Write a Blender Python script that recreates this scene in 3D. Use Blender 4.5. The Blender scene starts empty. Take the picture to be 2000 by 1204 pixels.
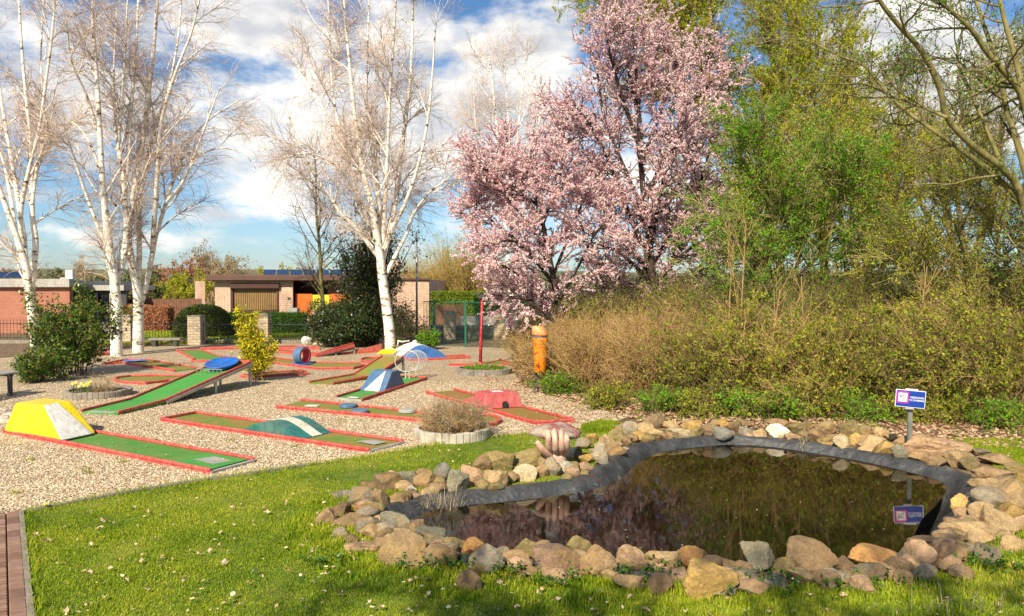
import bpy, bmesh, math, random
import numpy as np
from mathutils import Vector, Matrix, noise
from mathutils.geometry import tessellate_polygon
random.seed(7)
R = np.random.default_rng(11)
sc = bpy.context.scene
col = sc.collection

# ------------------------------------------------------------------ camera
F = 1500.0; CX = 1000.0; CY = 602.0; HOR = 558.0; CAMZ = 2.0
PIT = math.atan((CY - HOR) / F)
cam_d = bpy.data.cameras.new('camera'); cam = bpy.data.objects.new('camera', cam_d); col.objects.link(cam)
cam.location = (0, 0, CAMZ); cam.rotation_euler = (math.radians(90) - PIT, 0, 0)
cam_d.sensor_width = 36; cam_d.lens = 27.0; cam_d.clip_start = .05; cam_d.clip_end = 20000
sc.camera = cam
# ------------------------------------------------------------------ sun and sky
SUN_EL = math.radians(39); LD = Vector((.36, .93, 0)).normalized()      # horizontal travel of the light
sd = bpy.data.lights.new('sun', 'SUN'); sd.energy = 5.0; sd.angle = math.radians(.53); sd.color = (1, .88, .68)
so = bpy.data.objects.new('sun', sd); col.objects.link(so)
ray = Vector((LD.x * math.cos(SUN_EL), LD.y * math.cos(SUN_EL), -math.sin(SUN_EL)))
so.rotation_euler = ray.to_track_quat('-Z', 'Y').to_euler(); so.location = (0, -10, 20)
sc.view_settings.view_transform = 'Standard'; sc.view_settings.look = 'None'
sc.view_settings.exposure = 0.52; sc.view_settings.gamma = 1
w = bpy.data.worlds.new('World'); sc.world = w; w.use_nodes = True
nt = w.node_tree; nt.nodes.clear(); N = nt.nodes; Lk = nt.links
def nd(t, **k):
    n = N.new(t)
    for a, b in k.items(): setattr(n, a, b)
    return n
def mth(op, a, b=None, c=None, clamp=False):
    n = nd('ShaderNodeMath', operation=op, use_clamp=clamp)
    for i, v in enumerate((a, b, c)):
        if v is None: continue
        if isinstance(v, (int, float)): n.inputs[i].default_value = v
        else: Lk.new(v, n.inputs[i])
    return n.outputs[0]
sky = nd('ShaderNodeTexSky', sky_type='NISHITA'); sky.sun_disc = False
sky.sun_elevation = SUN_EL
sky.sun_rotation = math.atan2(-LD.x, -LD.y); sky.air_density = 1.0; sky.dust_density = .6; sky.ozone_density = 3.0
tc = nd('ShaderNodeTexCoord'); sx = nd('ShaderNodeSeparateXYZ'); Lk.new(tc.outputs['Generated'], sx.inputs[0])
X, Y, Z = sx.outputs
az = mth('ARCTAN2', X, Y); el = mth('ARCSINE', Z)
BL = [  # az, el, half az, half el, amount : where the clouds stand in the sky
    (0.005, .285, .085, .075, .95), (.02, .2, .13, .09, .75), (-.10, .22, .17, .085, .8), (-.22, .25, .13, .06, .55),
    (-.33, .335, .10, .075, .95), (-.27, .30, .10, .05, .6), (-.43, .27, .10, .045, .5), (-.55, .26, .08, .05, .5),
    (-.37, .16, .16, .035, .55), (-.52, .175, .12, .03, .5), (-.28, .12, .12, .03, .5), (-.55, .10, .05, .010, .5), (-.22, .085, .2, .022, .4),
    (-.36, .055, .25, .015, .35), (-.15, .30, .10, .05, .7), (-.2, .19, .25, .09, .75), (-.48, .22, .16, .05, .55), (-.62, .33, .1, .06, .5), (.47, .28, .09, .06, .85), (.55, .22, .16, .08, .7), (.62, .36, .10, .05, .8), (.42, .16, .2, .05, .5), (.2, .12, .25, .06, .6),
    (-.15, .13, .12, .03, .5), (-.05, .10, .10, .04, .45), (.9, .3, .2, .1, .7), (-.95, .3, .2, .12, .7), (.1, .9, .5, .15, .5), (2.5, .5, .6, .2, .6), (-2.4, .4, .6, .2, .6)]
acc = None
for a0, e0, sa, se, am in BL:
    p = mth('POWER', mth('MULTIPLY', mth('SUBTRACT', az, a0), 1 / sa), 2); q = mth('POWER', mth('MULTIPLY', mth('SUBTRACT', el, e0), 1 / se), 2)
    g = mth('MULTIPLY', mth('SUBTRACT', 1.6, mth('ADD', p, q), clamp=False), am * .8)
    g = mth('MAXIMUM', g, 0); acc = g if acc is None else mth('MAXIMUM', acc, g)
cv = nd('ShaderNodeCombineXYZ'); Lk.new(mth('MULTIPLY', az, 5.5), cv.inputs[0]); Lk.new(mth('MULTIPLY', el, 11), cv.inputs[1]); 
nz = nd('ShaderNodeTexNoise'); nz.inputs['Scale'].default_value = 1.5; nz.inputs['Detail'].default_value = 9; nz.inputs['Roughness'].default_value = .58
Lk.new(cv.outputs[0], nz.inputs['Vector'])
dens = mth('ADD', mth('MULTIPLY', mth('SUBTRACT', nz.outputs['Fac'], .5), 3.0), mth('SUBTRACT', acc, .30))
mask = nd('ShaderNodeMapRange', interpolation_type='SMOOTHSTEP'); Lk.new(dens, mask.inputs[0]); mask.inputs[1].default_value = -.15; mask.inputs[2].default_value = .55
core = nd('ShaderNodeMapRange', interpolation_type='SMOOTHSTEP'); Lk.new(dens, core.inputs[0]); core.inputs[1].default_value = .3; core.inputs[2].default_value = 1.3
nz2 = nd('ShaderNodeTexNoise'); nz2.inputs['Scale'].default_value = 2.2; nz2.inputs['Detail'].default_value = 6
mp2 = nd('ShaderNodeVectorMath', operation='ADD'); mp2.inputs[1].default_value = (3.1, .55, 7); Lk.new(cv.outputs[0], mp2.inputs[0]); Lk.new(mp2.outputs[0], nz2.inputs['Vector'])
cr = nd('ShaderNodeValToRGB'); Lk.new(nz2.outputs['Fac'], cr.inputs[0])
cr.color_ramp.elements[0].position = .36; cr.color_ramp.elements[0].color = (6.0, 6.1, 6.3, 1)
cr.color_ramp.elements[1].position = .62; cr.color_ramp.elements[1].color = (10.8, 10.3, 9.3, 1)
# sky colour: a touch deeper than the raw model
hs = nd('ShaderNodeHueSaturation'); hs.inputs['Saturation'].default_value = 1.2; hs.inputs['Value'].default_value = 1.08; Lk.new(sky.outputs[0], hs.inputs['Color'])
lowr = nd('ShaderNodeValToRGB'); Lk.new(el, lowr.inputs[0]); e_ = lowr.color_ramp.elements; e_[0].position = 0; e_[0].color = (.78, .88, 1.06, 1); e_[1].position = .24; e_[1].color = (1, .98, 1, 1)
em_ = e_.new(.12); em_.color = (.86, .95, 1.04, 1)
lowm = nd('ShaderNodeMixRGB', blend_type='MULTIPLY'); lowm.inputs[0].default_value = 1; Lk.new(hs.outputs[0], lowm.inputs[1]); Lk.new(lowr.outputs[0], lowm.inputs[2])
mx = nd('ShaderNodeMixRGB'); Lk.new(mth('MULTIPLY', mask.outputs[0], .93), mx.inputs[0]); Lk.new(lowm.outputs[0], mx.inputs[1]); Lk.new(cr.outputs[0], mx.inputs[2])
bg = nd('ShaderNodeBackground'); bg.inputs[1].default_value = .085; Lk.new(mx.outputs[0], bg.inputs[0])
wo = nd('ShaderNodeOutputWorld'); Lk.new(bg.outputs[0], wo.inputs[0])

# ------------------------------------------------------------------ helpers
def P(px, py, d):
    """world point at forward distance d metres"""
    vx = px - CX; vy = F * math.cos(PIT) + (CY - py) * math.sin(PIT); vz = -F * math.sin(PIT) + (CY - py) * math.cos(PIT)
    s = d / vy
    return np.array((vx * s, d, CAMZ + vz * s))
def G(px, py, z=0.0):
    vx = px - CX; vy = F * math.cos(PIT) + (CY - py) * math.sin(PIT); vz = -F * math.sin(PIT) + (CY - py) * math.cos(PIT)
    s = (z - CAMZ) / vz
    return np.array((vx * s, vy * s, z))
ORG = {}
def tag(o, label=None, cat=None, group=None, kind=None):
    if label: o['label'] = label
    if cat: o['category'] = cat
    if group: o['group'] = group
    if kind: o['kind'] = kind
    return o
def thing(name, label, cat, loc, group=None):
    o = bpy.data.objects.new(name, None); col.objects.link(o); o.location = [float(v) for v in loc]; o.empty_display_size = .1
    ORG[o.name] = np.array(loc, float)
    return tag(o, label, cat, group)
def np_obj(name, verts, faces, m, parent=None, rnd=None, smooth=False, origin=None, fm=None):
    """faces: an (n,k) int array, or a list of such arrays; m: a material or list"""
    verts = np.asarray(verts, np.float32).reshape(-1, 3)
    org = np.zeros(3) if parent is None else ORG[parent.name]
    if origin is not None: org = np.asarray(origin, float)
    if not isinstance(faces, list): faces = [faces]
    faces = [np.asarray(f, np.int32) for f in faces if len(f)]
    me = bpy.data.meshes.new(name)
    me.vertices.add(len(verts)); me.vertices.foreach_set('co', (verts - org.astype(np.float32)).ravel())
    tot = np.concatenate([np.full(len(f), f.shape[1], np.int32) for f in faces]); idx = np.concatenate([f.ravel() for f in faces])
    me.loops.add(len(idx)); me.loops.foreach_set('vertex_index', idx)
    me.polygons.add(len(tot)); st = np.concatenate(([0], np.cumsum(tot)[:-1])).astype(np.int32)
    me.polygons.foreach_set('loop_start', st); me.polygons.foreach_set('loop_total', tot)
    me.polygons.foreach_set('use_smooth', np.full(len(tot), smooth))
    for mm in (m if isinstance(m, list) else [m]): me.materials.append(mm)
    if fm is not None: me.polygons.foreach_set('material_index', np.asarray(fm, np.int32))
    me.update(calc_edges=True)
    if rnd is not None:
        a = me.attributes.new('rnd', 'FLOAT', 'POINT'); a.data.foreach_set('value', np.asarray(rnd, np.float32))
    o = bpy.data.objects.new(name, me); col.objects.link(o)
    if parent is not None: o.parent = parent; o.location = (org - ORG[parent.name])
    else: o.location = org
    ORG[o.name] = org
    return o
class MB:
    def __init__(s): s.v = []; s.f = []; s.mi = []; s.cur = 0
    def add(s, vs, fs):
        n = len(s.v); s.v += [tuple(map(float, q)) for q in vs]
        for f in fs: s.f.append([n + i for i in f]); s.mi.append(s.cur)
    def hexa(s, b, t):       # b, t : four points each, counter-clockwise from above
        s.add(list(b) + list(t), [(3, 2, 1, 0), (4, 5, 6, 7), (0, 1, 5, 4), (1, 2, 6, 5), (2, 3, 7, 6), (3, 0, 4, 7)])
    def box(s, c, size, rz=0, ax=None):
        cx, cy, cz = c; a, b, h = size[0] / 2, size[1] / 2, size[2] / 2; co, si = math.cos(rz), math.sin(rz)
        q = [(cx + x * co - y * si, cy + x * si + y * co) for x, y in ((-a, -b), (a, -b), (a, b), (-a, b))]
        s.hexa([(x, y, cz - h) for x, y in q], [(x, y, cz + h) for x, y in q])
    def bar(s, p, q, wd, h, rot=None):   # straight bar of rectangular section, top-side up
        p = np.array(p, float); q = np.array(q, float); d = q - p; d /= np.linalg.norm(d)
        up = np.array((0, 0, 1.)) if abs(d[2]) < .95 else np.array((0, 1., 0)); sdv = np.cross(d, up); sdv /= np.linalg.norm(sdv); up = np.cross(sdv, d)
        a = sdv * wd / 2; b = up * h / 2
        s.hexa([p - a - b, p + a - b, q + a - b, q - a - b], [p - a + b, p + a + b, q + a + b, q - a + b])
    def tube(s, pts, rad, n=8, caps=True):
        pts = np.array(pts, float); k = len(pts); rad = np.broadcast_to(rad, (k,))
        t = np.gradient(pts, axis=0); t /= np.linalg.norm(t, axis=1)[:, None] + 1e-9
        ref = np.array((0, 0, 1.)) if abs(t[0][2]) < .9 else np.array((1., 0, 0))
        vs = []
        for i in range(k):
            a = np.cross(t[i], ref); a /= np.linalg.norm(a) + 1e-9; b = np.cross(t[i], a)
            for j in range(n):
                th = 2 * math.pi * j / n; vs.append(pts[i] + rad[i] * (math.cos(th) * a + math.sin(th) * b))
        fs = [(i * n + j, i * n + (j + 1) % n, (i + 1) * n + (j + 1) % n, (i + 1) * n + j) for i in range(k - 1) for j in range(n)]
        if caps: fs += [tuple(range(n))[::-1], tuple((k - 1) * n + j for j in range(n))]
        s.add(vs, fs)
    def lathe(s, c, prof, n=24, sx=1, sy=1):   # prof: (radius, z)
        vs = []; c = np.array(c, float)
        for r, z in prof:
            for j in range(n):
                th = 2 * math.pi * j / n; vs.append((c[0] + sx * r * math.cos(th), c[1] + sy * r * math.sin(th), c[2] + z))
        k = len(prof)
        fs = [(i * n + j, i * n + (j + 1) % n, (i + 1) * n + (j + 1) % n, (i + 1) * n + j) for i in range(k - 1) for j in range(n)]
        fs += [tuple(range(n))[::-1], tuple((k - 1) * n + j for j in range(n))]
        s.add(vs, fs)
    def prism(s, pts, z0, z1):    # polygon, any winding, flat
        pts = [(float(p[0]), float(p[1])) for p in pts]
        a = sum(pts[i][0] * pts[(i + 1) % len(pts)][1] - pts[(i + 1) % len(pts)][0] * pts[i][1] for i in range(len(pts)))
        if a < 0: pts = pts[::-1]
        n = len(pts); tri = tessellate_polygon([[Vector((x, y, 0)) for x, y in pts]])
        vs = [(x, y, z0) for x, y in pts] + [(x, y, z1) for x, y in pts]
        fs = [(i, (i + 1) % n, n + (i + 1) % n, n + i) for i in range(n)]
        for t in tri:
            (x0, y0), (x1, y1), (x2, y2) = [pts[i] for i in t]
            t = t if (x1 - x0) * (y2 - y0) - (x2 - x0) * (y1 - y0) > 0 else t[::-1]
            fs.append(tuple(n + i for i in t)); fs.append(tuple(t[::-1]))
        s.add(vs, fs)
    def build(s, name, m, parent=None, smooth=False, origin=None, bevel=0, auto=None):
        org = np.zeros(3) if parent is None else ORG[parent.name]
        if origin is not None: org = np.array(origin, float)
        me = bpy.data.meshes.new(name); me.from_pydata([tuple(np.array(v) - org) for v in s.v], [], s.f)
        for mm in (m if isinstance(m, list) else [m]): me.materials.append(mm)
        me.polygons.foreach_set('material_index', s.mi)
        if smooth: me.polygons.foreach_set('use_smooth', [True] * len(me.polygons))
        o = bpy.data.objects.new(name, me); col.objects.link(o)
        if parent is not None: o.parent = parent; o.location = org - ORG[parent.name]
        else: o.location = org
        ORG[o.name] = org
        if bevel:
            b = o.modifiers.new('bevel', 'BEVEL'); b.width = bevel; b.segments = 2; b.limit_method = 'ANGLE'; b.angle_limit = math.radians(35)
        return o

# ------------------------------------------------------------------ materials
def newmat(name):
    m = bpy.data.materials.new(name); m.use_nodes = True
    t = m.node_tree; b = t.nodes['Principled BSDF']; return m, t, b
def ramp(t, fac, cols, pos=None):
    r = t.nodes.new('ShaderNodeValToRGB'); e = r.color_ramp.elements
    pos = pos or [.3 + .4 * i / max(1, len(cols) - 1) for i in range(len(cols))]
    while len(e) < len(cols): e.new(.5)
    for i, c in enumerate(cols): e[i].position = pos[i]; e[i].color = (*c, 1)
    t.links.new(fac, r.inputs[0]); return r.outputs[0]
def noise_n(t, vec, scale, detail=5, rough=.55):
    n = t.nodes.new('ShaderNodeTexNoise'); n.inputs['Scale'].default_value = scale; n.inputs['Detail'].default_value = detail; n.inputs['Roughness'].default_value = rough
    t.links.new(vec, n.inputs['Vector']); return n.outputs['Fac']
def pos_n(t): return t.nodes.new('ShaderNodeNewGeometry').outputs['Position']
def mix(t, a, b, fac, mode='MIX'):
    n = t.nodes.new('ShaderNodeMixRGB'); n.blend_type = mode
    for s, v in ((0, fac), (1, a), (2, b)):
        if isinstance(v, (int, float)): n.inputs[s].default_value = v
        elif isinstance(v, tuple): n.inputs[s].default_value = (*v, 1)
        else: t.links.new(v, n.inputs[s])
    return n.outputs[0]
def bump(t, b, h, strength, dist=.02):
    n = t.nodes.new('ShaderNodeBump'); n.inputs['Strength'].default_value = strength; n.inputs['Distance'].default_value = dist
    t.links.new(h, n.inputs['Height']); t.links.new(n.outputs[0], b.inputs['Normal'])
def basic(name, cols, scale=8, rough=.7, bmp=0, bscale=None, pos=None, metal=0, bdist=.01):
    m, t, b = newmat(name); p = pos_n(t)
    if isinstance(cols, tuple): cols = [tuple(c * .85 for c in cols), tuple(min(1, c * 1.12) for c in cols)]
    t.links.new(ramp(t, noise_n(t, p, scale), cols, pos), b.inputs['Base Color'])
    b.inputs['Roughness'].default_value = rough; b.inputs['Metallic'].default_value = metal
    if bmp: bump(t, b, noise_n(t, p, bscale or scale * 4), bmp, bdist)
    return m
def leafmat(name, cols, pos=None, trans=.35, rough=.55):
    """colour by a random number stored per leaf; thin leaves let some light through"""
    m, t, b = newmat(name); a = t.nodes.new('ShaderNodeAttribute'); a.attribute_name = 'rnd'
    c = ramp(t, a.outputs['Fac'], cols, pos or [i / (len(cols) - 1) for i in range(len(cols))])
    t.links.new(c, b.inputs['Base Color']); b.inputs['Roughness'].default_value = rough; b.inputs['Specular IOR Level'].default_value = .3
    if trans:
        tr = t.nodes.new('ShaderNodeBsdfTranslucent'); t.links.new(c, tr.inputs[0]); ms = t.nodes.new('ShaderNodeMixShader'); ms.inputs[0].default_value = trans
        t.links.new(b.outputs[0], ms.inputs[1]); t.links.new(tr.outputs[0], ms.inputs[2]); t.links.new(ms.outputs[0], t.nodes['Material Output'].inputs[0])
    return m
def brickmat(name, c1, c2, mortar, bw=.21, bh=.065, ms=.01, rough=.85):
    m, t, b = newmat(name); p = pos_n(t); s = t.nodes.new('ShaderNodeSeparateXYZ'); t.links.new(p, s.inputs[0])
    ad = t.nodes.new('ShaderNodeMath'); t.links.new(s.outputs[0], ad.inputs[0]); t.links.new(s.outputs[1], ad.inputs[1])
    cb = t.nodes.new('ShaderNodeCombineXYZ'); t.links.new(ad.outputs[0], cb.inputs[0]); t.links.new(s.outputs[2], cb.inputs[1])
    br = t.nodes.new('ShaderNodeTexBrick'); t.links.new(cb.outputs[0], br.inputs['Vector']); br.inputs['Scale'].default_value = 1
    br.inputs['Brick Width'].default_value = bw; br.inputs['Row Height'].default_value = bh; br.inputs['Mortar Size'].default_value = ms
    br.inputs['Color1'].default_value = (*c1, 1); br.inputs['Color2'].default_value = (*c2, 1); br.inputs['Mortar'].default_value = (*mortar, 1)
    cc = mix(t, br.outputs['Color'], ramp(t, noise_n(t, p, 1.3), [(.75, .75, .75), (1.1, 1.1, 1.1)]), .7, 'MULTIPLY')
    t.links.new(cc, b.inputs['Base Color']); b.inputs['Roughness'].default_value = rough
    bump(t, b, br.outputs['Fac'], -.5, .008); return m

M = {}
# pebbled gravel
m, t, b = newmat('gravel'); p = pos_n(t)
v = t.nodes.new('ShaderNodeTexVoronoi'); v.inputs['Scale'].default_value = 42; t.links.new(p, v.inputs['Vector'])
sp = t.nodes.new('ShaderNodeSeparateColor'); t.links.new(v.outputs['Color'], sp.inputs[0])
c = ramp(t, sp.outputs[0], [(.34, .22, .11), (.60, .46, .27), (.76, .62, .41), (.86, .77, .57), (.46, .35, .23)], [0, .25, .55, .85, 1])
c = mix(t, c, ramp(t, v.outputs['Distance'], [(1, 1, 1), (.30, .25, .2)], [.38, .72]), .85, 'MULTIPLY')
c = mix(t, c, ramp(t, noise_n(t, p, .9), [(.84, .82, .78), (1.1, 1.08, 1.04)]), .8, 'MULTIPLY')
dirt = ramp(t, noise_n(t, p, 2.2, 6, .6), [(0, 0, 0), (.3, .3, .3)], [.56, .72])
c = mix(t, c, (.22, .17, .08), dirt)
t.links.new(c, b.inputs['Base Color']); b.inputs['Roughness'].default_value = .8
mr = t.nodes.new('ShaderNodeMath'); mr.operation = 'MULTIPLY'; mr.inputs[1].default_value = -1; t.links.new(v.outputs['Distance'], mr.inputs[0])
bump(t, b, mr.outputs[0], 1.0, .025); M['gravel'] = m
M['pebble'] = leafmat('pebble', [(.27, .18, .1), (.56, .43, .27), (.74, .64, .46), (.38, .3, .22)], trans=0, rough=.75)
# lawn soil
M['lawn'] = basic('lawn', [(.06, .10, .008), (.13, .18, .015), (.24, .22, .04)], 6, .9, .6, 60)
M['soil'] = basic('soil', [(.08, .05, .025), (.17, .11, .055), (.27, .19, .11)], 5, .95, .8, 40, bdist=.03)
M['field'] = basic('field', [(.07, .12, .02), (.12, .17, .03)], .4, .9)
def grassmat(name, cols):
    m, t, b = newmat(name); a = t.nodes.new('ShaderNodeAttribute'); a.attribute_name = 'rnd'; p = pos_n(t)
    ns = noise_n(t, p, .9, 4); ad = t.nodes.new('ShaderNodeMath'); ad.operation = 'MULTIPLY_ADD'; t.links.new(a.outputs['Fac'], ad.inputs[0]); ad.inputs[1].default_value = .62
    mm = t.nodes.new('ShaderNodeMath'); mm.operation = 'MULTIPLY_ADD'; t.links.new(ns, mm.inputs[0]); mm.inputs[1].default_value = 1.9; mm.inputs[2].default_value = -.78
    t.links.new(mm.outputs[0], ad.inputs[2])
    c = ramp(t, ad.outputs[0], cols, [0, .4, .75, 1]); t.links.new(c, b.inputs['Base Color']); b.inputs['Roughness'].default_value = .5; b.inputs['Specular IOR Level'].default_value = .35
    tr = t.nodes.new('ShaderNodeBsdfTranslucent'); t.links.new(c, tr.inputs[0]); ms = t.nodes.new('ShaderNodeMixShader'); ms.inputs[0].default_value = .4
    t.links.new(b.outputs[0], ms.inputs[1]); t.links.new(tr.outputs[0], ms.inputs[2]); t.links.new(ms.outputs[0], t.nodes['Material Output'].inputs[0]); return m
M['grass'] = grassmat('grass', [(.10, .20, .008), (.27, .38, .014), (.48, .52, .025), (.60, .50, .12)])
# painted things
M['rail'] = basic('red painted rail', [(.42, .045, .04), (.58, .075, .065), (.64, .14, .11)], 14, .6, .3, 50)
M['pinkrail'] = basic('faded red paint', [(.5, .10, .08), (.66, .2, .17)], 10, .6)
def carpet(name, green, worn, pos):
    m, t, b = newmat(name); p = pos_n(t)
    c = ramp(t, noise_n(t, p, 2.6, 7, .62), [green, worn], pos); c = mix(t, c, (.22, .15, .06), ramp(t, noise_n(t, p, 7, 8, .75), [(0, 0, 0), (.75, .75, .75)], [.52, .7]))
    c = mix(t, c, ramp(t, noise_n(t, p, 90, 2), [(.65, .65, .65), (1.25, 1.25, 1.25)]), .8, 'MULTIPLY')
    t.links.new(c, b.inputs['Base Color']); b.inputs['Roughness'].default_value = .95; bump(t, b, noise_n(t, p, 120, 2), .5, .01); return m
M['felt'] = carpet('green felt', (.06, .25, .03), (.18, .26, .05), [.42, .72])
M['felt_bright'] = carpet('bright green felt', (.04, .30, .045), (.10, .30, .05), [.4, .7])
M['felt_olive'] = carpet('olive felt', (.11, .24, .025), (.29, .19, .04), [.38, .6])
M['felt_brown'] = carpet('moss brown felt', (.18, .19, .025), (.32, .14, .03), [.35, .6])
M['yellow'] = basic('yellow plastic', [(.86, .62, .003), (.9, .68, .005)], 3, .38)
M['white'] = basic('white paint', [(.68, .66, .6), (.8, .79, .74)], 6, .55, .1, 40)
M['cream'] = basic('cream paint', [(.62, .6, .45), (.74, .72, .6)], 6, .6)
M['teal'] = basic('dark teal paint', [(.012, .13, .12), (.025, .19, .17)], 5, .5, .1)
M['blue'] = basic('blue paint', [(.015, .12, .42), (.03, .18, .55)], 5, .45)
M['slateblue'] = basic('faded blue paint', [(.05, .13, .26), (.09, .2, .36)], 5, .55)
M['deepblue'] = basic('blue plastic', [(.005, .10, .48), (.01, .16, .6)], 6, .35, .2, 9, bdist=.05)
M['redbox'] = basic('raspberry red paint', [(.45, .05, .07), (.58, .10, .11)], 8, .6, .2, 40)
M['tyrered'] = basic('red lining', (.55, .02, .02), 5, .5)
M['metal'] = basic('galvanised steel', [(.35, .35, .33), (.5, .5, .47)], 9, .45, metal=.6)
M['greymetal'] = basic('weathered grey', [(.28, .27, .24), (.42, .41, .37)], 9, .7, .2)
M['black'] = basic('black', (.012, .012, .012), 5, .6)
M['dark'] = basic('dark grey', (.05, .05, .05), 5, .6)
M['iron'] = basic('dark iron', (.03, .032, .033), 8, .5)
M['greenpaint'] = basic('green fence paint', (.012, .12, .07), 6, .45)
M['concrete'] = basic('concrete', [(.2, .17, .13), (.32, .28, .22)], 7, .9, .5, 40)
M['palestone'] = basic('whitewashed palisade', [(.30, .27, .2), (.46, .42, .34), (.58, .54, .45)], 6, .85, .6, 30)
M['darkstone'] = basic('grey palisade', [(.16, .14, .12), (.32, .29, .25)], 6, .9, .6, 30)
M['orange'] = basic('orange bin plastic', [(.25, .06, .01), (.78, .22, .006), (.85, .28, .01)], 13, .5, .1, pos=[.36, .47, .65])
M['orangetop'] = basic('pale orange bin lid', [(.72, .25, .07), (.85, .36, .14)], 9, .5)
M['pillar'] = brickmat('yellow brick', (.66, .52, .34), (.54, .41, .27), (.3, .26, .2), .22, .09, .012)
M['housebrick'] = brickmat('cream brick', (.80, .55, .40), (.71, .47, .34), (.46, .33, .24), .30, .085, .012)
M['redbrick'] = brickmat('red brick', (.5, .2, .12), (.43, .16, .1), (.3, .15, .1), .22, .075, .01)
M['fascia'] = basic('brown fascia', (.12, .055, .04), 4, .6)
M['fasciagrey'] = basic('grey fascia', (.42, .41, .37), 4, .6)
M['frame_brown'] = basic('brown window frame', (.08, .03, .02), 4, .5)
M['glassdark'] = basic('dark glass', (.01, .013, .016), 4, .08)
M['shutter'] = basic('ochre roller shutter', [(.26, .16, .045), (.36, .23, .07)], 4, .5)
M['orangedoor'] = basic('orange door', [(.6, .13, .01), (.68, .17, .02)], 4, .5)
M['yellowpanel'] = basic('yellow panel', (.72, .6, .03), 4, .5)
M['solar'] = basic('solar panel', (.02, .04, .09), 4, .15)
M['roofing'] = basic('roofing felt', (.1, .1, .1), 4, .9)
M['woodfence'] = basic('brown fence boards', [(.14, .06, .035), (.22, .1, .06)], 5, .8, .3)
M['rubber'] = None
m, t, b = newmat('pond liner'); p = pos_n(t)
c = ramp(t, noise_n(t, p, 3.5, 6, .65), [(.03, .032, .034), (.075, .078, .078), (.28, .26, .21)], [.35, .6, .74]); t.links.new(c, b.inputs['Base Color'])
b.inputs['Roughness'].default_value = .5; 
mpn = t.nodes.new('ShaderNodeMapping'); mpn.inputs['Scale'].default_value = (1, 1.6, 1); t.links.new(p, mpn.inputs[0])
bump(t, b, noise_n(t, mpn.outputs[0], 11, 4), .9, .03); M['liner'] = m
# murky pond water
m, t, b = newmat('pond water'); p = pos_n(t)
c = ramp(t, noise_n(t, p, 1.8, 5), [(.007, .0045, .0015), (.016, .010, .003)]); t.links.new(c, b.inputs['Base Color'])
b.inputs['Roughness'].default_value = .03; b.inputs['IOR'].default_value = 1.33; bump(t, b, noise_n(t, p, 7, 3), .014, .02); M['water'] = m
# stone tinted per object
m, t, b = newmat('boulder stone'); oi = t.nodes.new('ShaderNodeObjectInfo'); tcn = t.nodes.new('ShaderNodeTexCoord')
vm = t.nodes.new('ShaderNodeVectorMath'); vm.operation = 'MULTIPLY_ADD'; t.links.new(tcn.outputs['Object'], vm.inputs[0]); vm.inputs[1].default_value = (1, 1, 1)
cb = t.nodes.new('ShaderNodeCombineXYZ'); sc9 = t.nodes.new('ShaderNodeMath'); sc9.operation = 'MULTIPLY'; sc9.inputs[1].default_value = 37; t.links.new(oi.outputs['Random'], sc9.inputs[0]); t.links.new(sc9.outputs[0], cb.inputs[0]); t.links.new(cb.outputs[0], vm.inputs[2])
pv = vm.outputs[0]
c = mix(t, oi.outputs['Color'], ramp(t, noise_n(t, pv, 9, 9, .72), [(.42, .39, .35), (.85, .83, .79), (1.1, 1.06, 1.0), (1.55, 1.48, 1.35)], [.3, .44, .56, .72]), .95, 'MULTIPLY')
c = mix(t, c, (.36, .22, .07), ramp(t, noise_n(t, pv, 4.3, 6, .65), [(0, 0, 0), (.6, .6, .6)], [.5, .66]))
c = mix(t, c, ramp(t, noise_n(t, pv, 60, 4, .7), [(.6, .58, .55), (1.25, 1.22, 1.15)], [.35, .65]), .7, 'MULTIPLY')
t.links.new(c, b.inputs['Base Color']); b.inputs['Roughness'].default_value = .88
bump(t, b, noise_n(t, pv, 11, 12, .72), .9, .04); M['stone'] = m
# barks
def barkmat(name, cols, pos, sx=1, sz=1, scale=6):
    m, t, b = newmat(name); p = pos_n(t); mpn = t.nodes.new('ShaderNodeMapping'); mpn.inputs['Scale'].default_value = (sx, sx, sz); t.links.new(p, mpn.inputs[0])
    t.links.new(ramp(t, noise_n(t, mpn.outputs[0], scale, 6, .65), cols, pos), b.inputs['Base Color']); b.inputs['Roughness'].default_value = .85
    bump(t, b, noise_n(t, mpn.outputs[0], scale * 2.5, 4), .7, .02); return m
M['birch'] = barkmat('birch bark', [(.05, .035, .02), (.4, .32, .2), (.82, .77, .66), (.9, .87, .8)], [.35, .41, .46, .7], 1, 2.6, 3.2)
M['birchtwig'] = barkmat('birch twigs', [(.40, .29, .23), (.70, .58, .48)], [.3, .7])
M['birchlimb'] = barkmat('birch limbs', [(.25, .18, .1), (.62, .55, .44), (.78, .72, .62)], [.35, .5, .7], 1, 1.5, 4)
M['bark'] = barkmat('brown bark', [(.05, .03, .018), (.13, .09, .05), (.24, .18, .1)], [.3, .5, .7], 2, .6, 5)
M['barkgreen'] = barkmat('mossy bark', [(.06, .06, .02), (.2, .17, .05), (.3, .27, .12)], [.35, .5, .7], 2, .6, 4)
M['darkbark'] = barkmat('dark bark', [(.02, .014, .01), (.06, .04, .03)], [.3, .7], 2, .6, 5)
M['olivetwig'] = barkmat('olive twigs', [(.20, .14, .05), (.38, .31, .12)], [.3, .7])
M['tantwig'] = barkmat('tan twigs', [(.30, .17, .06), (.50, .33, .15)], [.3, .7])
M['brambletwig'] = barkmat('bramble stems', [(.10, .06, .03), (.27, .19, .08)], [.3, .7])
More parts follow.
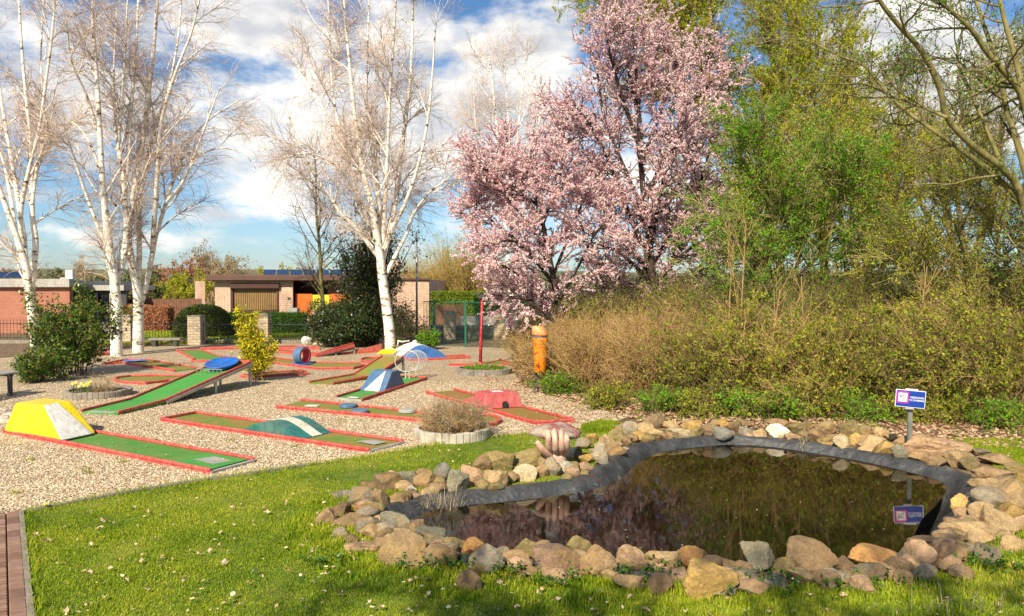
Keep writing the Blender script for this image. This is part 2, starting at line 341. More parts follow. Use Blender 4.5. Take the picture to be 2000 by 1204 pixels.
# leaves
M['blossom'] = leafmat('pink blossom', [(.62, .33, .38), (.84, .56, .58), (.94, .75, .73), (.98, .89, .85)], trans=.3)
M['willow'] = leafmat('yellow green leaves', [(.20, .25, .008), (.38, .42, .015), (.60, .55, .04)])
M['fresh'] = leafmat('fresh green leaves', [(.06, .18, .008), (.15, .34, .012), (.30, .46, .02)])
M['bramble'] = leafmat('bramble leaves', [(.06, .10, .01), (.20, .27, .015), (.40, .42, .03), (.48, .38, .05)])
M['brownhedge'] = leafmat('reddish budding leaves', [(.22, .12, .03), (.42, .25, .06), (.40, .33, .05), (.26, .34, .04)])
M['evergreen'] = leafmat('dark evergreen leaves', [(.008, .022, .008), (.025, .06, .015), (.06, .10, .03), (.16, .13, .03)], trans=.1, rough=.35)
M['laurel'] = leafmat('glossy shrub leaves', [(.012, .045, .008), (.05, .13, .012), (.12, .19, .02), (.34, .19, .03)], trans=.15, rough=.35)
M['hedge'] = leafmat('hedge leaves', [(.03, .055, .01), (.09, .13, .02), (.2, .22, .05)], trans=.15)
M['hedgegreen'] = leafmat('green hedge leaves', [(.02, .07, .006), (.05, .13, .01), (.09, .18, .015)], trans=.15)
M['limehedge'] = leafmat('lime hedge leaves', [(.1, .17, .008), (.22, .28, .015)], trans=.2)
M['beech'] = leafmat('copper beech leaves', [(.28, .11, .05), (.5, .22, .11), (.6, .32, .17)], trans=.3)
M['goldconifer'] = leafmat('golden conifer', [(.16, .24, .01), (.62, .55, .01), (.88, .72, .01)], trans=.2)
M['lavender'] = leafmat('dry lavender', [(.18, .14, .09), (.33, .29, .2), (.46, .38, .26)], trans=.2)
M['litter'] = leafmat('dead leaves', [(.24, .12, .06), (.5, .30, .17), (.66, .46, .30), (.76, .60, .44)], trans=.2, rough=.8)
M['poplar'] = leafmat('far bare twigs', [(.22, .17, .09), (.36, .3, .17)], trans=.1)
M['hillwood'] = basic('wooded hillside', [(.06, .08, .035), (.16, .12, .06), (.13, .15, .05), (.28, .2, .12)], .03, .95, pos=[.3, .45, .6, .7])

def grime(mt, k=.55, chip=None):
    t = mt.node_tree; b = t.nodes['Principled BSDF']; src = b.inputs['Base Color'].links[0].from_socket; p = pos_n(t)
    c = mix(t, src, (.30, .24, .15), ramp(t, noise_n(t, p, 3.1, 9, .72), [(0, 0, 0), (k, k, k)], [.47, .70]))
    mpn = t.nodes.new('ShaderNodeMapping'); mpn.inputs['Scale'].default_value = (1, 1, .12); t.links.new(p, mpn.inputs[0])
    c = mix(t, c, ramp(t, noise_n(t, mpn.outputs[0], 26, 4), [(.72, .70, .66), (1.05, 1.05, 1.05)], [.36, .55]), .8, 'MULTIPLY')
    if chip: c = mix(t, c, chip, ramp(t, noise_n(t, p, 34, 6, .7), [(0, 0, 0), (1, 1, 1)], [.64, .68]))
    t.links.new(c, b.inputs['Base Color']); bump(t, b, noise_n(t, p, 45, 5), .25, .006)
for q_, k_, ch_ in (('rail', .5, (.34, .30, .25)), ('yellow', .28, None), ('white', .18, None), ('cream', .35, None), ('teal', .4, (.2, .26, .22)), ('blue', .35, (.3, .33, .36)), ('slateblue', .45, (.36, .38, .38)), ('deepblue', .3, None), ('redbox', .4, (.5, .35, .3)), ('pinkrail', .4, None), ('fasciagrey', .4, None), ('housebrick', .25, None), ('palestone', .5, None)): grime(M[q_], k_, ch_)

# ------------------------------------------------------------------ vegetation machinery
def tubes(Pt, Rd, m=3):
    """Pt (n,k,3), Rd (n,k) -> verts, faces"""
    n, k, _ = Pt.shape
    T = np.gradient(Pt, axis=1); T /= np.linalg.norm(T, axis=2, keepdims=True) + 1e-9
    ref = np.tile(np.array((.31, .17, .93)), (n, 1)); par = np.abs((T[:, 0] * ref).sum(1)) > .9; ref[par] = (.95, .2, .1)
    A = np.cross(T, ref[:, None, :]); A /= np.linalg.norm(A, axis=2, keepdims=True) + 1e-9; B = np.cross(T, A)
    th = 2 * np.pi * np.arange(m) / m
    V = Pt[:, :, None, :] + Rd[:, :, None, None] * (np.cos(th)[None, None, :, None] * A[:, :, None, :] + np.sin(th)[None, None, :, None] * B[:, :, None, :])
    base = (np.arange(n) * k * m)[:, None, None]; i = (np.arange(k - 1) * m)[None, :, None]; j = np.arange(m)[None, None, :]; j2 = (j + 1) % m
    Fc = np.stack([base + i + j, base + i + j2, base + i + m + j2, base + i + m + j], -1).reshape(-1, 4)
    return V.reshape(-1, 3), Fc
def resample(pts, K):
    pts = np.array(pts, float)
    if len(pts) == 2: s = np.linspace(0, 1, K)[:, None]; return pts[0] * (1 - s) + pts[1] * s
    q = np.vstack([2 * pts[0] - pts[1], pts, 2 * pts[-1] - pts[-2]]); seg = len(pts) - 1; out = []
    for u in np.linspace(0, seg, K):
        i = min(int(u), seg - 1); f = u - i; p0, p1, p2, p3 = q[i:i + 4]
        out.append(.5 * (2 * p1 + (p2 - p0) * f + (2 * p0 - 5 * p1 + 4 * p2 - p3) * f * f + (3 * p1 - p0 - 3 * p2 + p3) * f ** 3))
    return np.array(out)
def stems(spec, K=22):
    """spec: list of (points (world), r0, r1)"""
    Pt = np.array([resample(s[0], K) for s in spec]); Rd = np.array([np.linspace(s[1], s[2], K) for s in spec]); return Pt, Rd
def kids(PP, RR, n, t0, t1, ang, L, k, up, jit, r0, r1, fade=.5, rr=.6, wpow=1.):
    N_, K, _ = PP.shape
    ln = np.linalg.norm(np.diff(PP, axis=1), axis=2).sum(1) ** wpow; idx = R.choice(N_, n, p=ln / ln.sum())
    t_ = t0 + (t1 - t0) * R.random(n); u = t_ * (K - 1); i = np.minimum(u.astype(int), K - 2); f = (u - i)[:, None]
    a = PP[idx, i]; b = PP[idx, i + 1]; pos = a * (1 - f) + b * f; tan = b - a; tan /= np.linalg.norm(tan, axis=1)[:, None] + 1e-9
    pr = RR[idx, i] * (1 - f[:, 0]) + RR[idx, i + 1] * f[:, 0]
    rv = R.normal(size=(n, 3)); rv -= (rv * tan).sum(1)[:, None] * tan; rv /= np.linalg.norm(rv, axis=1)[:, None] + 1e-9
    an = np.radians(ang[0] + (ang[1] - ang[0]) * R.random(n))[:, None]
    d = np.cos(an) * tan + np.sin(an) * rv
    Ln = (L[0] + (L[1] - L[0]) * R.random(n)) * (1 - fade * (t_ - t0) / max(1e-6, t1 - t0))
    out = np.zeros((n, k, 3)); out[:, 0] = pos
    for s in range(1, k):
        d = d + np.array((0, 0, up)) + jit * R.normal(size=(n, 3)); d /= np.linalg.norm(d, axis=1)[:, None]
        out[:, s] = out[:, s - 1] + d * (Ln / (k - 1))[:, None]
    rs = np.minimum(r0, pr * rr); s = np.linspace(0, 1, k)[None, :]
    return out, rs[:, None] * (1 - s) + np.minimum(r1, rs)[:, None] * s
def leaves(PP, n, size, off, t0=.1, asp=.6, clump=None, flat=0):
    """n rhombic leaves scattered along polylines -> verts, faces, rnd"""
    N_, K, _ = PP.shape; idx = R.integers(0, N_, n) if not clump else R.choice(R.choice(N_, max(1, int(N_ * clump)), replace=False), n); u = (t0 + (1 - t0) * R.random(n)) * (K - 1.001); i = u.astype(int); f = (u - i)[:, None]
    c = PP[idx, i] * (1 - f) + PP[idx, i + 1] * f + R.normal(size=(n, 3)) * off
    s = (size[0] + (size[1] - size[0]) * R.random(n))[:, None]
    a = R.normal(size=(n, 3)); a[:, 2] *= (1 - flat); a /= np.linalg.norm(a, axis=1)[:, None]; q = R.normal(size=(n, 3)); q[:, 2] *= (1 - flat * .7); b = np.cross(a, q); 
    if flat: b = np.cross(a, np.array((0, 0, 1.)) + q * .5)
    b /= np.linalg.norm(b, axis=1)[:, None] + 1e-9
    V = np.stack([c - a * s, c + b * s * asp, c + a * s, c - b * s * asp], 1).reshape(-1, 3)
    Fc = np.arange(4 * n).reshape(-1, 4)
    rb = R.random(N_)[idx] * .5 + R.random(n) * .5      # twig-wise clumps of tone
    return V, Fc, np.repeat(rb, 4)
def cat(parts):
    V = []; Fs = []; o = 0
    for v, f in parts: V.append(v); Fs.append(f + o); o += len(v)
    return np.vstack(V), np.vstack(Fs)
def px_stem(pl, d0, d1, r0, r1):
    """limb drawn through picture points, its distance running from d0 to d1"""
    n = len(pl); return ([P(x, y, d0 + (d1 - d0) * (i / (n - 1)) ** 1.3) for i, (x, y) in enumerate(pl)], r0, r1)

# ------------------------------------------------------------------ ground, lawn, path, pond
def smooth_loop(pts, n):
    pts = np.array(pts, float)[:, :2]; k = len(pts); out = []
    for u in np.linspace(0, k, n, endpoint=False):
        i = int(u); f = u - i; p0, p1, p2, p3 = pts[(i - 1) % k], pts[i % k], pts[(i + 1) % k], pts[(i + 2) % k]
        out.append(.5 * (2 * p1 + (p2 - p0) * f + (2 * p0 - 5 * p1 + 4 * p2 - p3) * f * f + (3 * p1 - p0 - 3 * p2 + p3) * f ** 3))
    return np.array(out)
RIM_PX = [(745, 1003), (790, 983), (850, 969), (960, 959), (1060, 948), (1130, 936), (1165, 924), (1192, 902), (1235, 877), (1290, 865), (1400, 855), (1500, 858), (1600, 871), (1700, 887), (1800, 908),
          (1880, 930), (1908, 950), (1893, 985), (1868, 1015), (1855, 1050), (1830, 1090), (1700, 1118), (1500, 1128), (1300, 1124), (1100, 1110), (950, 1096), (830, 1082), (765, 1052), (735, 1025)]
rim = smooth_loop([G(x, y) for x, y in RIM_PX], 180)
if sum(rim[i][0] * rim[(i + 1) % 180][1] - rim[(i + 1) % 180][0] * rim[i][1] for i in range(180)) < 0: rim = rim[::-1]
tg = np.roll(rim, -1, 0) - np.roll(rim, 1, 0); tg /= np.linalg.norm(tg, axis=1)[:, None]; inn = np.stack([-tg[:, 1], tg[:, 0]], 1)
for _ in range(6): inn = (np.roll(inn, 1, 0) + inn + np.roll(inn, -1, 0)); inn /= np.linalg.norm(inn, axis=1)[:, None]
def off(dst): return rim + inn * dst
WZ = -.045
def sheet(name, outer, z, m, holes=(), label=None, kind='structure'):
    loops = [[Vector((float(p[0]), float(p[1]), 0)) for p in outer]] + [[Vector((float(p[0]), float(p[1]), 0)) for p in h] for h in holes]
    allp = [v for l in loops for v in l]; tri = tessellate_polygon(loops); fs = []
    for t_ in tri:
        a, b_, c_ = [allp[i] for i in t_]; cr_ = (b_ - a).cross(c_ - a).z
        if abs(cr_) < 1e-10: continue
        fs.append(t_ if cr_ > 0 else t_[::-1])
    o = np_obj(name, [(v.x, v.y, z) for v in allp], np.array(fs), m); tag(o, kind=kind); return o
S = 6000
sheet('ground', [(-S, -S), (S, -S), (S, S), (-S, S)], 0, M['soil'], [rim[::-1]])
A0 = G(45, 1003); vdir = np.array((.739, .673, 0)); udir = G(65, 1204) - A0
front = [A0 - 9 * vdir * np.array((1, .93, 0)), A0] + [G(x, y) for x, y in ((250, 964), (400, 940), (500, 926), (600, 911), (700, 896), (850, 871), (950, 858), (1040, 848))]
gravel_edge = front + [G(x, y) for x, y in ((1130, 838), (1190, 829), (1235, 812), (1180, 800), (1120, 786), (1060, 768), (1015, 752), (1000, 715), (1010, 696), (1065, 690), (1060, 683), (840, 675), (610, 670), (300, 676), (150, 690), (0, 700), (-400, 700), (-700, 760))]
gv = sheet('gravel', gravel_edge, .004, M['gravel'])
rr_ = [G(x, y) for x, y in RIM_PX]
lawn_edge = front[1:] + [G(1100, 842), G(1190, 831), G(1215, 840), G(1180, 870)]
i0 = int(np.argmin(np.linalg.norm(rim - G(1192, 902)[:2], axis=1))); i1 = int(np.argmin(np.linalg.norm(rim - G(1908, 950)[:2], axis=1)))
# walk along the rim the way that passes the near side
fwdseq = [rim[(i0 + k) % 180] for k in range((i1 - i0) % 180 + 1)]; bwdseq = [rim[(i0 - k) % 180] for k in range((i0 - i1) % 180 + 1)]
seq = fwdseq if min(q[1] for q in fwdseq) < min(q[1] for q in bwdseq) else bwdseq
lawn_poly = [q[:2] for q in lawn_edge] + [q for q in seq] + [q[:2] for q in (G(1940, 915), G(1935, 885), G(2010, 878), G(2500, 885))] + [np.array(q) for q in ((14, 2), (8, -8), (3, -8))] + [(A0 + udir * 3)[:2], (A0 + udir * 1.)[:2]]
sheet('lawn', lawn_poly, .004, M['lawn'])
lawn2 = sheet('lawn', [G(180, 663)[:2], G(640, 663)[:2], (-3, 34), (-16, 34), (-19, 30)], .004, M['field'])
# brick path
path_poly = [A0[:2] - np.array((.03, 0)), (A0 + udir * 3)[:2] - np.array((.03, 0)), (A0 + udir * 3)[:2] - vdir[:2] * 6, (A0 - vdir * 6)[:2]]
sheet('path', path_poly, .004, M['soil'])
un = udir / np.linalg.norm(udir); side = np.array((-un[1], un[0], 0)); side = side if side[0] < 0 else -side
M['paver'] = None
m, t, b = newmat('brick paver'); a = t.nodes.new('ShaderNodeAttribute'); a.attribute_name = 'rnd'; p = pos_n(t)
c = ramp(t, a.outputs['Fac'], [(.17, .09, .06), (.27, .155, .105), (.33, .21, .15)], [0, .5, 1]); c = mix(t, c, ramp(t, noise_n(t, p, 12), [(.7, .7, .7), (1.15, 1.15, 1.15)]), .8, 'MULTIPLY')
t.links.new(c, b.inputs['Base Color']); b.inputs['Roughness'].default_value = .9; bump(t, b, noise_n(t, p, 60), .4, .01); M['paver'] = m
V = []; Fc = []; rn = []
def brick(s, o_, l, wd, z):   # s along udir, o_ sideways
    c0 = A0 + un * s + side * o_; n = len(V)
    e = [(0, 0), (l, 0), (l, wd), (0, wd)]
    for dz, sh in ((0., 0), (z - .006, 0), (z, .006)):
        for a_, b_ in e:
            a2 = min(max(a_, sh), l - sh); b2 = min(max(b_, sh), wd - sh); q = c0 + un * a2 + side * b2; V.append((q[0], q[1], dz))
    for k in range(2):
        for j in range(4): Fc.append((n + 4 * k + j, n + 4 * k + (j + 1) % 4, n + 4 * k + 4 + (j + 1) % 4, n + 4 * k + 4 + j))
    Fc.append((n + 8, n + 9, n + 10, n + 11)); r_ = R.random(); rn.extend([r_] * 12)
for i in range(26): brick(i * .205, .03, .197, .09, .03 + .003 * R.random())
for i in range(110):
    for j in range(9):
        if i % 2 and j == 0: brick(i * .0475 - .02, .128, .042, .097, .03)
        brick(i * .0475 - .02, .128 + j * .205 + (.1025 if i % 2 else 0), .042, .198, .028 + .004 * R.random())
pv_ = np_obj('brick_paving', V, np.array(Fc), M['paver'], rnd=rn); tag(pv_, kind='structure')
# thin concrete edging between gravel and lawn
e = MB()
for i in range(1, 5): e.bar(front[i] + np.array((0, 0, .012)), front[i + 1] + np.array((0, 0, .012)), .05, .03)
e.bar(A0 + np.array((-.02, 0, .01)), A0 + udir * 1.4 + np.array((-.02, 0, .01)), .045, .036)
tag(e.build('edging', M['concrete']), kind='structure')
# liner
wob = lambda k, a: a * np.array([noise.noise(Vector((math.cos(i / 180 * 2 * math.pi) * 9, math.sin(i / 180 * 2 * math.pi) * 9, k))) for i in range(180)])
prof = [(-.11, .006), (-.05, .02), (-.01, .028), (.03, .03), (.07, .01), (.10, -.025), (.14, -.07), (.28, -.35), (.5, -.7)]
V = []
for k, (o_, z) in enumerate(prof):
    q = rim + inn * (o_ + (wob(k * .35, .035) if 1 <= k <= 6 else wob(2, .01)))[:, None]; zz = z + (wob(k * .4 + 9, .02) if 1 <= k <= 5 else 0)
    V += [(a_[0], a_[1], z1) for a_, z1 in zip(q, np.broadcast_to(zz, (180,)))]
n = 180; Fc = [(i * n + j, i * n + (j + 1) % n, (i + 1) * n + (j + 1) % n, (i + 1) * n + j) for i in range(len(prof) - 1) for j in range(n)]
lo = (len(prof) - 1) * n
ln_ = np_obj('pond_liner', V, [np.array(Fc), ], M['liner'], smooth=True); tag(ln_, 'dark grey rubber liner folded over the rim of the garden pond', 'pond liner')
sheet('pond_bed', off(.44), -.69, M['black'])
sheet('water', off(.26), WZ, M['water'])

# ------------------------------------------------------------------ boulders round the pond
def ico(sub):
    bm = bmesh.new(); bmesh.ops.create_icosphere(bm, subdivisions=sub, radius=1); v = np.array([q.co[:] for q in bm.verts]); f = np.array([[q.index for q in fc.verts] for fc in bm.faces]); bm.free(); return v, f
ICO4 = ico(4); ICO3 = ico(3)
def rock_shape(size, ang=.6, lumpy=.05, sub=ICO3, planes=10):
    v, f = sub; nrm = R.normal(size=(planes, 3)); nrm /= np.linalg.norm(nrm, axis=1)[:, None]; h = .46 + .46 * R.random(planes)
    pr = v @ nrm.T; q = np.where(pr > .05, h[None] / np.maximum(pr, .05), 9); q = np.minimum(q, 1.12)
    e = 60 if ang > .5 else 9; rad = (q ** -e).sum(1) ** (-1 / e) * 1.0
    o3 = R.random(3) * 50
    rad *= 1 + lumpy * np.array([noise.fractal(Vector(a_ * 1.8 + o3), 1., 2., 3) for a_ in v])
    w_ = v * rad[:, None]; w_ /= (w_.max(0) - w_.min(0)) / 2; w_ -= (w_.max(0) + w_.min(0)) / 2
    return w_ * np.array(size) / 2, f
TONE = {'brown': (.32, .22, .12), 'dbrown': (.20, .145, .085), 'grey': (.32, .28, .21), 'slate': (.25, .24, .17), 'olive': (.26, .21, .09), 'tan': (.44, .32, .17), 'gold': (.52, .35, .12),
        'cream': (.66, .56, .36), 'white': (.76, .71, .6), 'pink': (.44, .30, .19), 'mauve': (.27, .185, .125), 'orange': (.38, .21, .075), 'bgrey': (.24, .245, .22)}
WORD = {'brown': 'brown', 'dbrown': 'dark brown', 'grey': 'grey', 'slate': 'greenish grey', 'olive': 'olive brown', 'tan': 'tan', 'gold': 'golden yellow', 'cream': 'cream', 'white': 'whitish', 'pink': 'pinkish',
        'mauve': 'mauve brown', 'orange': 'orange brown', 'bgrey': 'blue grey'}
def z1(l, k): return [(x / 2.866 + (580, 1000, 1500)[k], y / 2.866 + 780, w_ / 2.866, h_ / 2.866, c_, r_) for x, y, w_, h_, c_, r_ in l]
def z4(l): return [(x / 4 + 1100, y / 4 + 780, w_ / 4, h_ / 4, c_, r_) for x, y, w_, h_, c_, r_ in l]
ROCKS = []
def seg(name, l): ROCKS.extend([(name,) + q for q in l])
seg('rim left of the hand sculpture', z1([(505, 470, 150, 112, 'dbrown', 15), (555, 430, 85, 55, 'pink', 0), (625, 447, 90, 78, 'slate', 0), (722, 460, 130, 105, 'brown', 0), (812, 420, 90, 120, 'bgrey', -35), (640, 520, 78, 62, 'white', 15), (565, 560, 115, 70, 'brown', 0),
     (785, 502, 120, 66, 'brown', 0), (902, 465, 115, 122, 'slate', 0), (985, 432, 135, 112, 'pink', 0), (1040, 362, 100, 92, 'brown', 0), (1112, 455, 125, 98, 'tan', 0), (1195, 445, 90, 66, 'brown', 0), (1130, 350, 160, 112, 'olive', -12), (1295, 338, 225, 110, 'olive', 14),
     (1275, 420, 125, 92, 'cream', 0), (1365, 405, 85, 72, 'brown', 0), (1412, 375, 64, 84, 'dbrown', 0), (700, 420, 90, 60, 'brown', 0)], 0))
seg('heap at the pond\'s left end', z1([(262, 535, 130, 50, 'grey', 0), (360, 550, 145, 125, 'grey', 25), (465, 562, 84, 108, 'brown', 0), (402, 487, 95, 52, 'brown', 0), (240, 622, 112, 92, 'dbrown', 0), (165, 665, 112, 98, 'brown', 0), (295, 682, 165, 76, 'brown', 0),
     (398, 632, 165, 76, 'orange', -8), (402, 716, 135, 112, 'grey', 20), (550, 700, 168, 114, 'slate', 0), (655, 722, 115, 72, 'brown', 0), (738, 766, 185, 84, 'slate', 0), (492, 768, 105, 84, 'dbrown', 0), (245, 752, 95, 62, 'grey', 0), (372, 828, 185, 66, 'pink', 0), (300, 790, 85, 56, 'brown', 0)], 0))
seg('near rim, left half', z1([(600, 850, 265, 190, 'tan', 0), (790, 882, 190, 130, 'brown', 0), (862, 822, 170, 84, 'olive', 0), (995, 832, 152, 112, 'orange', 8), (1062, 912, 185, 160, 'grey', 0), (1275, 836, 144, 112, 'olive', 0), (1217, 908, 195, 104, 'brown', 8), (970, 1020, 125, 120, 'brown', -35), (1160, 862, 95, 62, 'slate', 0)], 0)
    + z1([(250, 902, 265, 165, 'mauve', -12), (370, 832, 145, 124, 'olive', 0), (482, 922, 192, 182, 'brown', 0)], 1))
seg('near rim, right half', z1([(657, 900, 168, 155, 'pink', -38), (840, 917, 182, 134, 'tan', -10), (1000, 892, 192, 118, 'orange', 10), (1100, 1022, 292, 205, 'gold', 0), (648, 1026, 165, 92, 'brown', 0), (832, 1042, 130, 124, 'mauve', 0), (1190, 932, 215, 84, 'brown', -8), (1345, 997, 215, 80, 'grey', -16),
     (1340, 1062, 172, 92, 'pink', -12), (1372, 882, 200, 160, 'slate', -30), (170, 842, 105, 92, 'brown', 0)], 1)
    + z1([(250, 892, 290, 185, 'brown', -24), (85, 952, 104, 112, 'olive', 0), (185, 1002, 195, 112, 'tan', -20), (50, 1032, 165, 80, 'grey', -16), (432, 932, 95, 92, 'mauve', 0), (600, 882, 285, 114, 'orange', -6), (572, 972, 182, 104, 'grey', 0), (532, 1032, 132, 100, 'pink', -30), (770, 887, 95, 82, 'slate', -20),
           (756, 1006, 90, 92, 'brown', 0), (780, 942, 132, 92, 'tan', 0), (885, 882, 205, 142, 'pink', -18), (860, 802, 144, 74, 'mauve', 0), (862, 982, 102, 100, 'grey', 0), (990, 872, 112, 152, 'mauve', 0), (1066, 872, 98, 112, 'brown', 0), (1086, 977, 132, 92, 'pink', 0)], 2))
seg('slope at the pond\'s right end', z1([(990, 792, 125, 64, 'tan', 0), (1120, 832, 175, 62, 'grey', -12), (1182, 782, 134, 90, 'tan', 0), (1232, 872, 165, 112, 'grey', 0), (1150, 732, 335, 125, 'tan', -6), (1190, 642, 145, 112, 'tan', 0), (1290, 702, 205, 130, 'tan', -20), (1362, 802, 165, 112, 'tan', 0), (1352, 652, 175, 114, 'gold', 0),
     (1110, 642, 132, 72, 'pink', 0), (1072, 592, 92, 100, 'gold', 0), (1167, 562, 115, 64, 'pink', 0), (1262, 562, 225, 125, 'grey', -18), (1372, 502, 175, 100, 'tan', 0), (1240, 482, 185, 72, 'tan', -10), (1260, 422, 205, 80, 'brown', 0), (1382, 572, 125, 112, 'tan', 0), (1290, 342, 195, 70, 'brown', -8), (1402, 392, 145, 62, 'olive', 0), (1422, 442, 85, 52, 'gold', 0),
     (1182, 300, 104, 52, 'grey', -10), (1420, 560, 90, 70, 'gold', 0), (1430, 700, 110, 90, 'pink', 0), (1330, 460, 120, 60, 'tan', 0)], 2))
seg('far rim round the sign post', z1([(945, 267, 292, 118, 'pink', 4), (1082, 337, 185, 100, 'tan', 0), (1122, 367, 105, 72, 'olive', 0), (950, 347, 104, 66, 'brown', 15), (840, 327, 104, 62, 'brown', 0), (740, 302, 94, 82, 'slate', 0), (650, 277, 114, 76, 'gold', 12), (580, 247, 165, 86, 'tan', 0), (745, 242, 94, 62, 'brown', 0), (690, 217, 54, 34, 'tan', 0),
     (640, 187, 94, 58, 'tan', 0), (800, 222, 54, 44, 'brown', 0), (865, 212, 74, 38, 'dbrown', 0), (550, 177, 64, 54, 'tan', 0), (490, 227, 64, 64, 'gold', 0), (465, 162, 114, 84, 'olive', 0), (410, 247, 84, 76, 'cream', 0), (330, 243, 94, 46, 'gold', 0), (325, 162, 108, 68, 'tan', 0), (260, 207, 114, 74, 'brown', 0), (360, 212, 64, 34, 'brown', 0), (170, 162, 128, 68, 'olive', 0),
     (150, 217, 104, 48, 'pink', 0), (50, 132, 114, 44, 'brown', 0), (55, 182, 114, 72, 'white', 0), (255, 158, 54, 34, 'tan', 0)], 2))
seg('far rim left of the sign', z4([(715, 175, 144, 114, 'dbrown', -10), (840, 200, 124, 68, 'tan', 0), (920, 272, 205, 84, 'cream', 0), (1000, 212, 144, 84, 'gold', 0), (1050, 262, 94, 84, 'olive', 0), (1140, 242, 134, 112, 'pink', 0), (1235, 187, 124, 78, 'gold', 0), (1245, 272, 148, 96, 'bgrey', -8), (1345, 217, 104, 94, 'dbrown', 0), (1440, 257, 144, 84, 'grey', 0),
     (1535, 272, 104, 68, 'tan', 0), (1430, 202, 94, 54, 'olive', 0), (630, 232, 134, 84, 'tan', 0), (610, 292, 114, 74, 'gold', 0), (722, 277, 124, 82, 'tan', 0), (795, 292, 74, 64, 'brown', 0), (520, 242, 114, 114, 'grey', 0), (470, 242, 124, 94, 'olive', 0), (500, 327, 64, 64, 'brown', 0), (400, 292, 134, 112, 'olive', 0), (350, 352, 134, 134, 'tan', 0), (290, 442, 114, 170, 'grey', 0),
     (225, 302, 84, 64, 'gold', 0), (160, 352, 124, 94, 'grey', 0), (180, 472, 110, 74, 'gold', 0), (165, 532, 155, 72, 'pink', 0), (120, 430, 60, 100, 'olive', 0)]))
seg('foot of the hand sculpture', [(1115, 887, 29, 23, 'white', 0), (1106, 913, 31, 25, 'white', 0), (1080, 915, 33, 36, 'grey', -20), (1098, 900, 20, 18, 'cream', 0), (1060, 905, 24, 22, 'tan', 0)])
# where a label needs more than tone, size and place in its row
NOTE = {}
from collections import defaultdict
cls = defaultdict(list); info = []
for i, (sg, x, y, w_, h_, tn, rt) in enumerate(ROCKS):
    a_ = w_ * h_; sz = 'large' if a_ > 3200 else 'small' if a_ < 700 else 'mid-sized'
    shp = 'flat' if w_ > 2.1 * h_ else 'upright' if h_ > 1.15 * w_ else 'tilted' if abs(rt) >= 20 else 'rounded' if tn in ('bgrey', 'slate') else ''
    cls[(sg, sz, shp, tn)].append(i); info.append((sg, sz, shp, tn))
ORDN = ['first', 'second', 'third', 'fourth', 'fifth', 'sixth', 'seventh', 'eighth', 'ninth']
for i, (sg, x, y, w_, h_, tn, rt) in enumerate(ROCKS):
    k = info[i]; grp = sorted(cls[k], key=lambda j: ROCKS[j][1]); sz, shp = k[1], k[2]
    desc = ' '.join(q for q in (sz, shp, WORD[tn], 'stone') if q)
    if len(grp) > 1:
        r_ = grp.index(i); desc = ('leftmost ' if r_ == 0 else 'rightmost ' if r_ == len(grp) - 1 else ORDN[r_] + ' from left ') + desc
    lab = desc + (' at the ' if sg.startswith('foot') else ' in the ' if sg.startswith(('heap', 'slope')) else ' on the ') + sg
    inner = sg.startswith('near') and y < 1075
    g0 = G(x, y + h_ * .5, 0.0); d0 = g0[1]; wx = w_ * d0 / F; dep = wx * (.75 if w_ > h_ else .95) ; dc = d0 + dep * .38
    hz = h_ * dc / F * (.93 if w_ > 1.6 * h_ else 1.0) * 1.0; dep = min(dep, .8 * wx + .1)
    c0 = P(x, y, dc)
    hz2 = max(hz * 1.02, .05); wx *= dc / d0 * 1.14; hz2 *= 1.16
    v_, f_ = rock_shape((wx * 1.0, dep, hz2 * 1.05), 1. if tn != 'bgrey' else .4, .10, ICO4)
    if rt:
        ra = math.radians(rt); co, si = math.cos(ra), math.sin(ra); s_ = 1 / (abs(co) + .35 * abs(si)); X_ = v_[:, 0] * s_ * 1.0; Z_ = v_[:, 2] * (1 - .3 * abs(si)); v_ = np.stack([X_ * co - Z_ * si, v_[:, 1], X_ * si + Z_ * co], 1)
        v_[:, 2] *= hz2 / (v_[:, 2].max() - v_[:, 2].min()); v_[:, 0] *= wx / (v_[:, 0].max() - v_[:, 0].min())
    o = np_obj('boulder', v_ + c0, f_, M['stone'], smooth=True, origin=c0); tc_ = TONE[tn]; q_ = .66 + .55 * R.random(); o.color = (tc_[0] * q_, tc_[1] * q_, tc_[2] * q_, 1)
    if w_ > 0: 
        es = o.modifiers.new('edges', 'EDGE_SPLIT'); es.split_angle = math.radians(20 if tn != 'bgrey' else 60)
    tag(o, lab, 'stone', 'stones heaped round the pond')

for k in range(150):      # small stones wedged between the big ones
    i = R.integers(0, 180); q = rim[i] + inn[i] * (.03 - .36 * R.random()); sz = .08 + .10 * R.random()
    if k >= 80: 
        i = [j for j in range(180) if rim[j][1] < 6.4][R.integers(0, sum(rim[:, 1] < 6.4))]; q = rim[i] + inn[i] * (.12 - .34 * R.random())
    v_, f_ = rock_shape((sz * 1.2, sz, sz * .8), 1., .14, ICO3); c0 = np.array((q[0], q[1], sz * .28))
    o = np_obj('small_stone', v_ + c0, f_, M['stone'], smooth=True, origin=c0); tn = ['brown', 'tan', 'grey', 'pink', 'olive', 'dbrown'][R.integers(0, 6)]; o.color = (*TONE[tn], 1)
    rg_ = 'near' if q[1] < 6.2 else 'left' if q[0] < .9 else 'right' if q[0] > 4.6 else 'far'
    pj = (CX + F * q[0] / q[1], HOR + F * CAMZ / q[1]); j = min(range(len(ROCKS)), key=lambda j: (ROCKS[j][1] - pj[0]) ** 2 + 4 * (ROCKS[j][2] + ROCKS[j][4] * .3 - pj[1]) ** 2)
    lab_ = 'fist-sized %s stone beside the %s %s one, %s pond rim' % (WORD[tn], info[j][1], WORD[info[j][3]], rg_)
    if pj[0] < 1250 and rg_ == 'near': lab_ += ', left half'
    tag(o, lab_, 'stone', lab_.replace('stone', 'stones', 1))

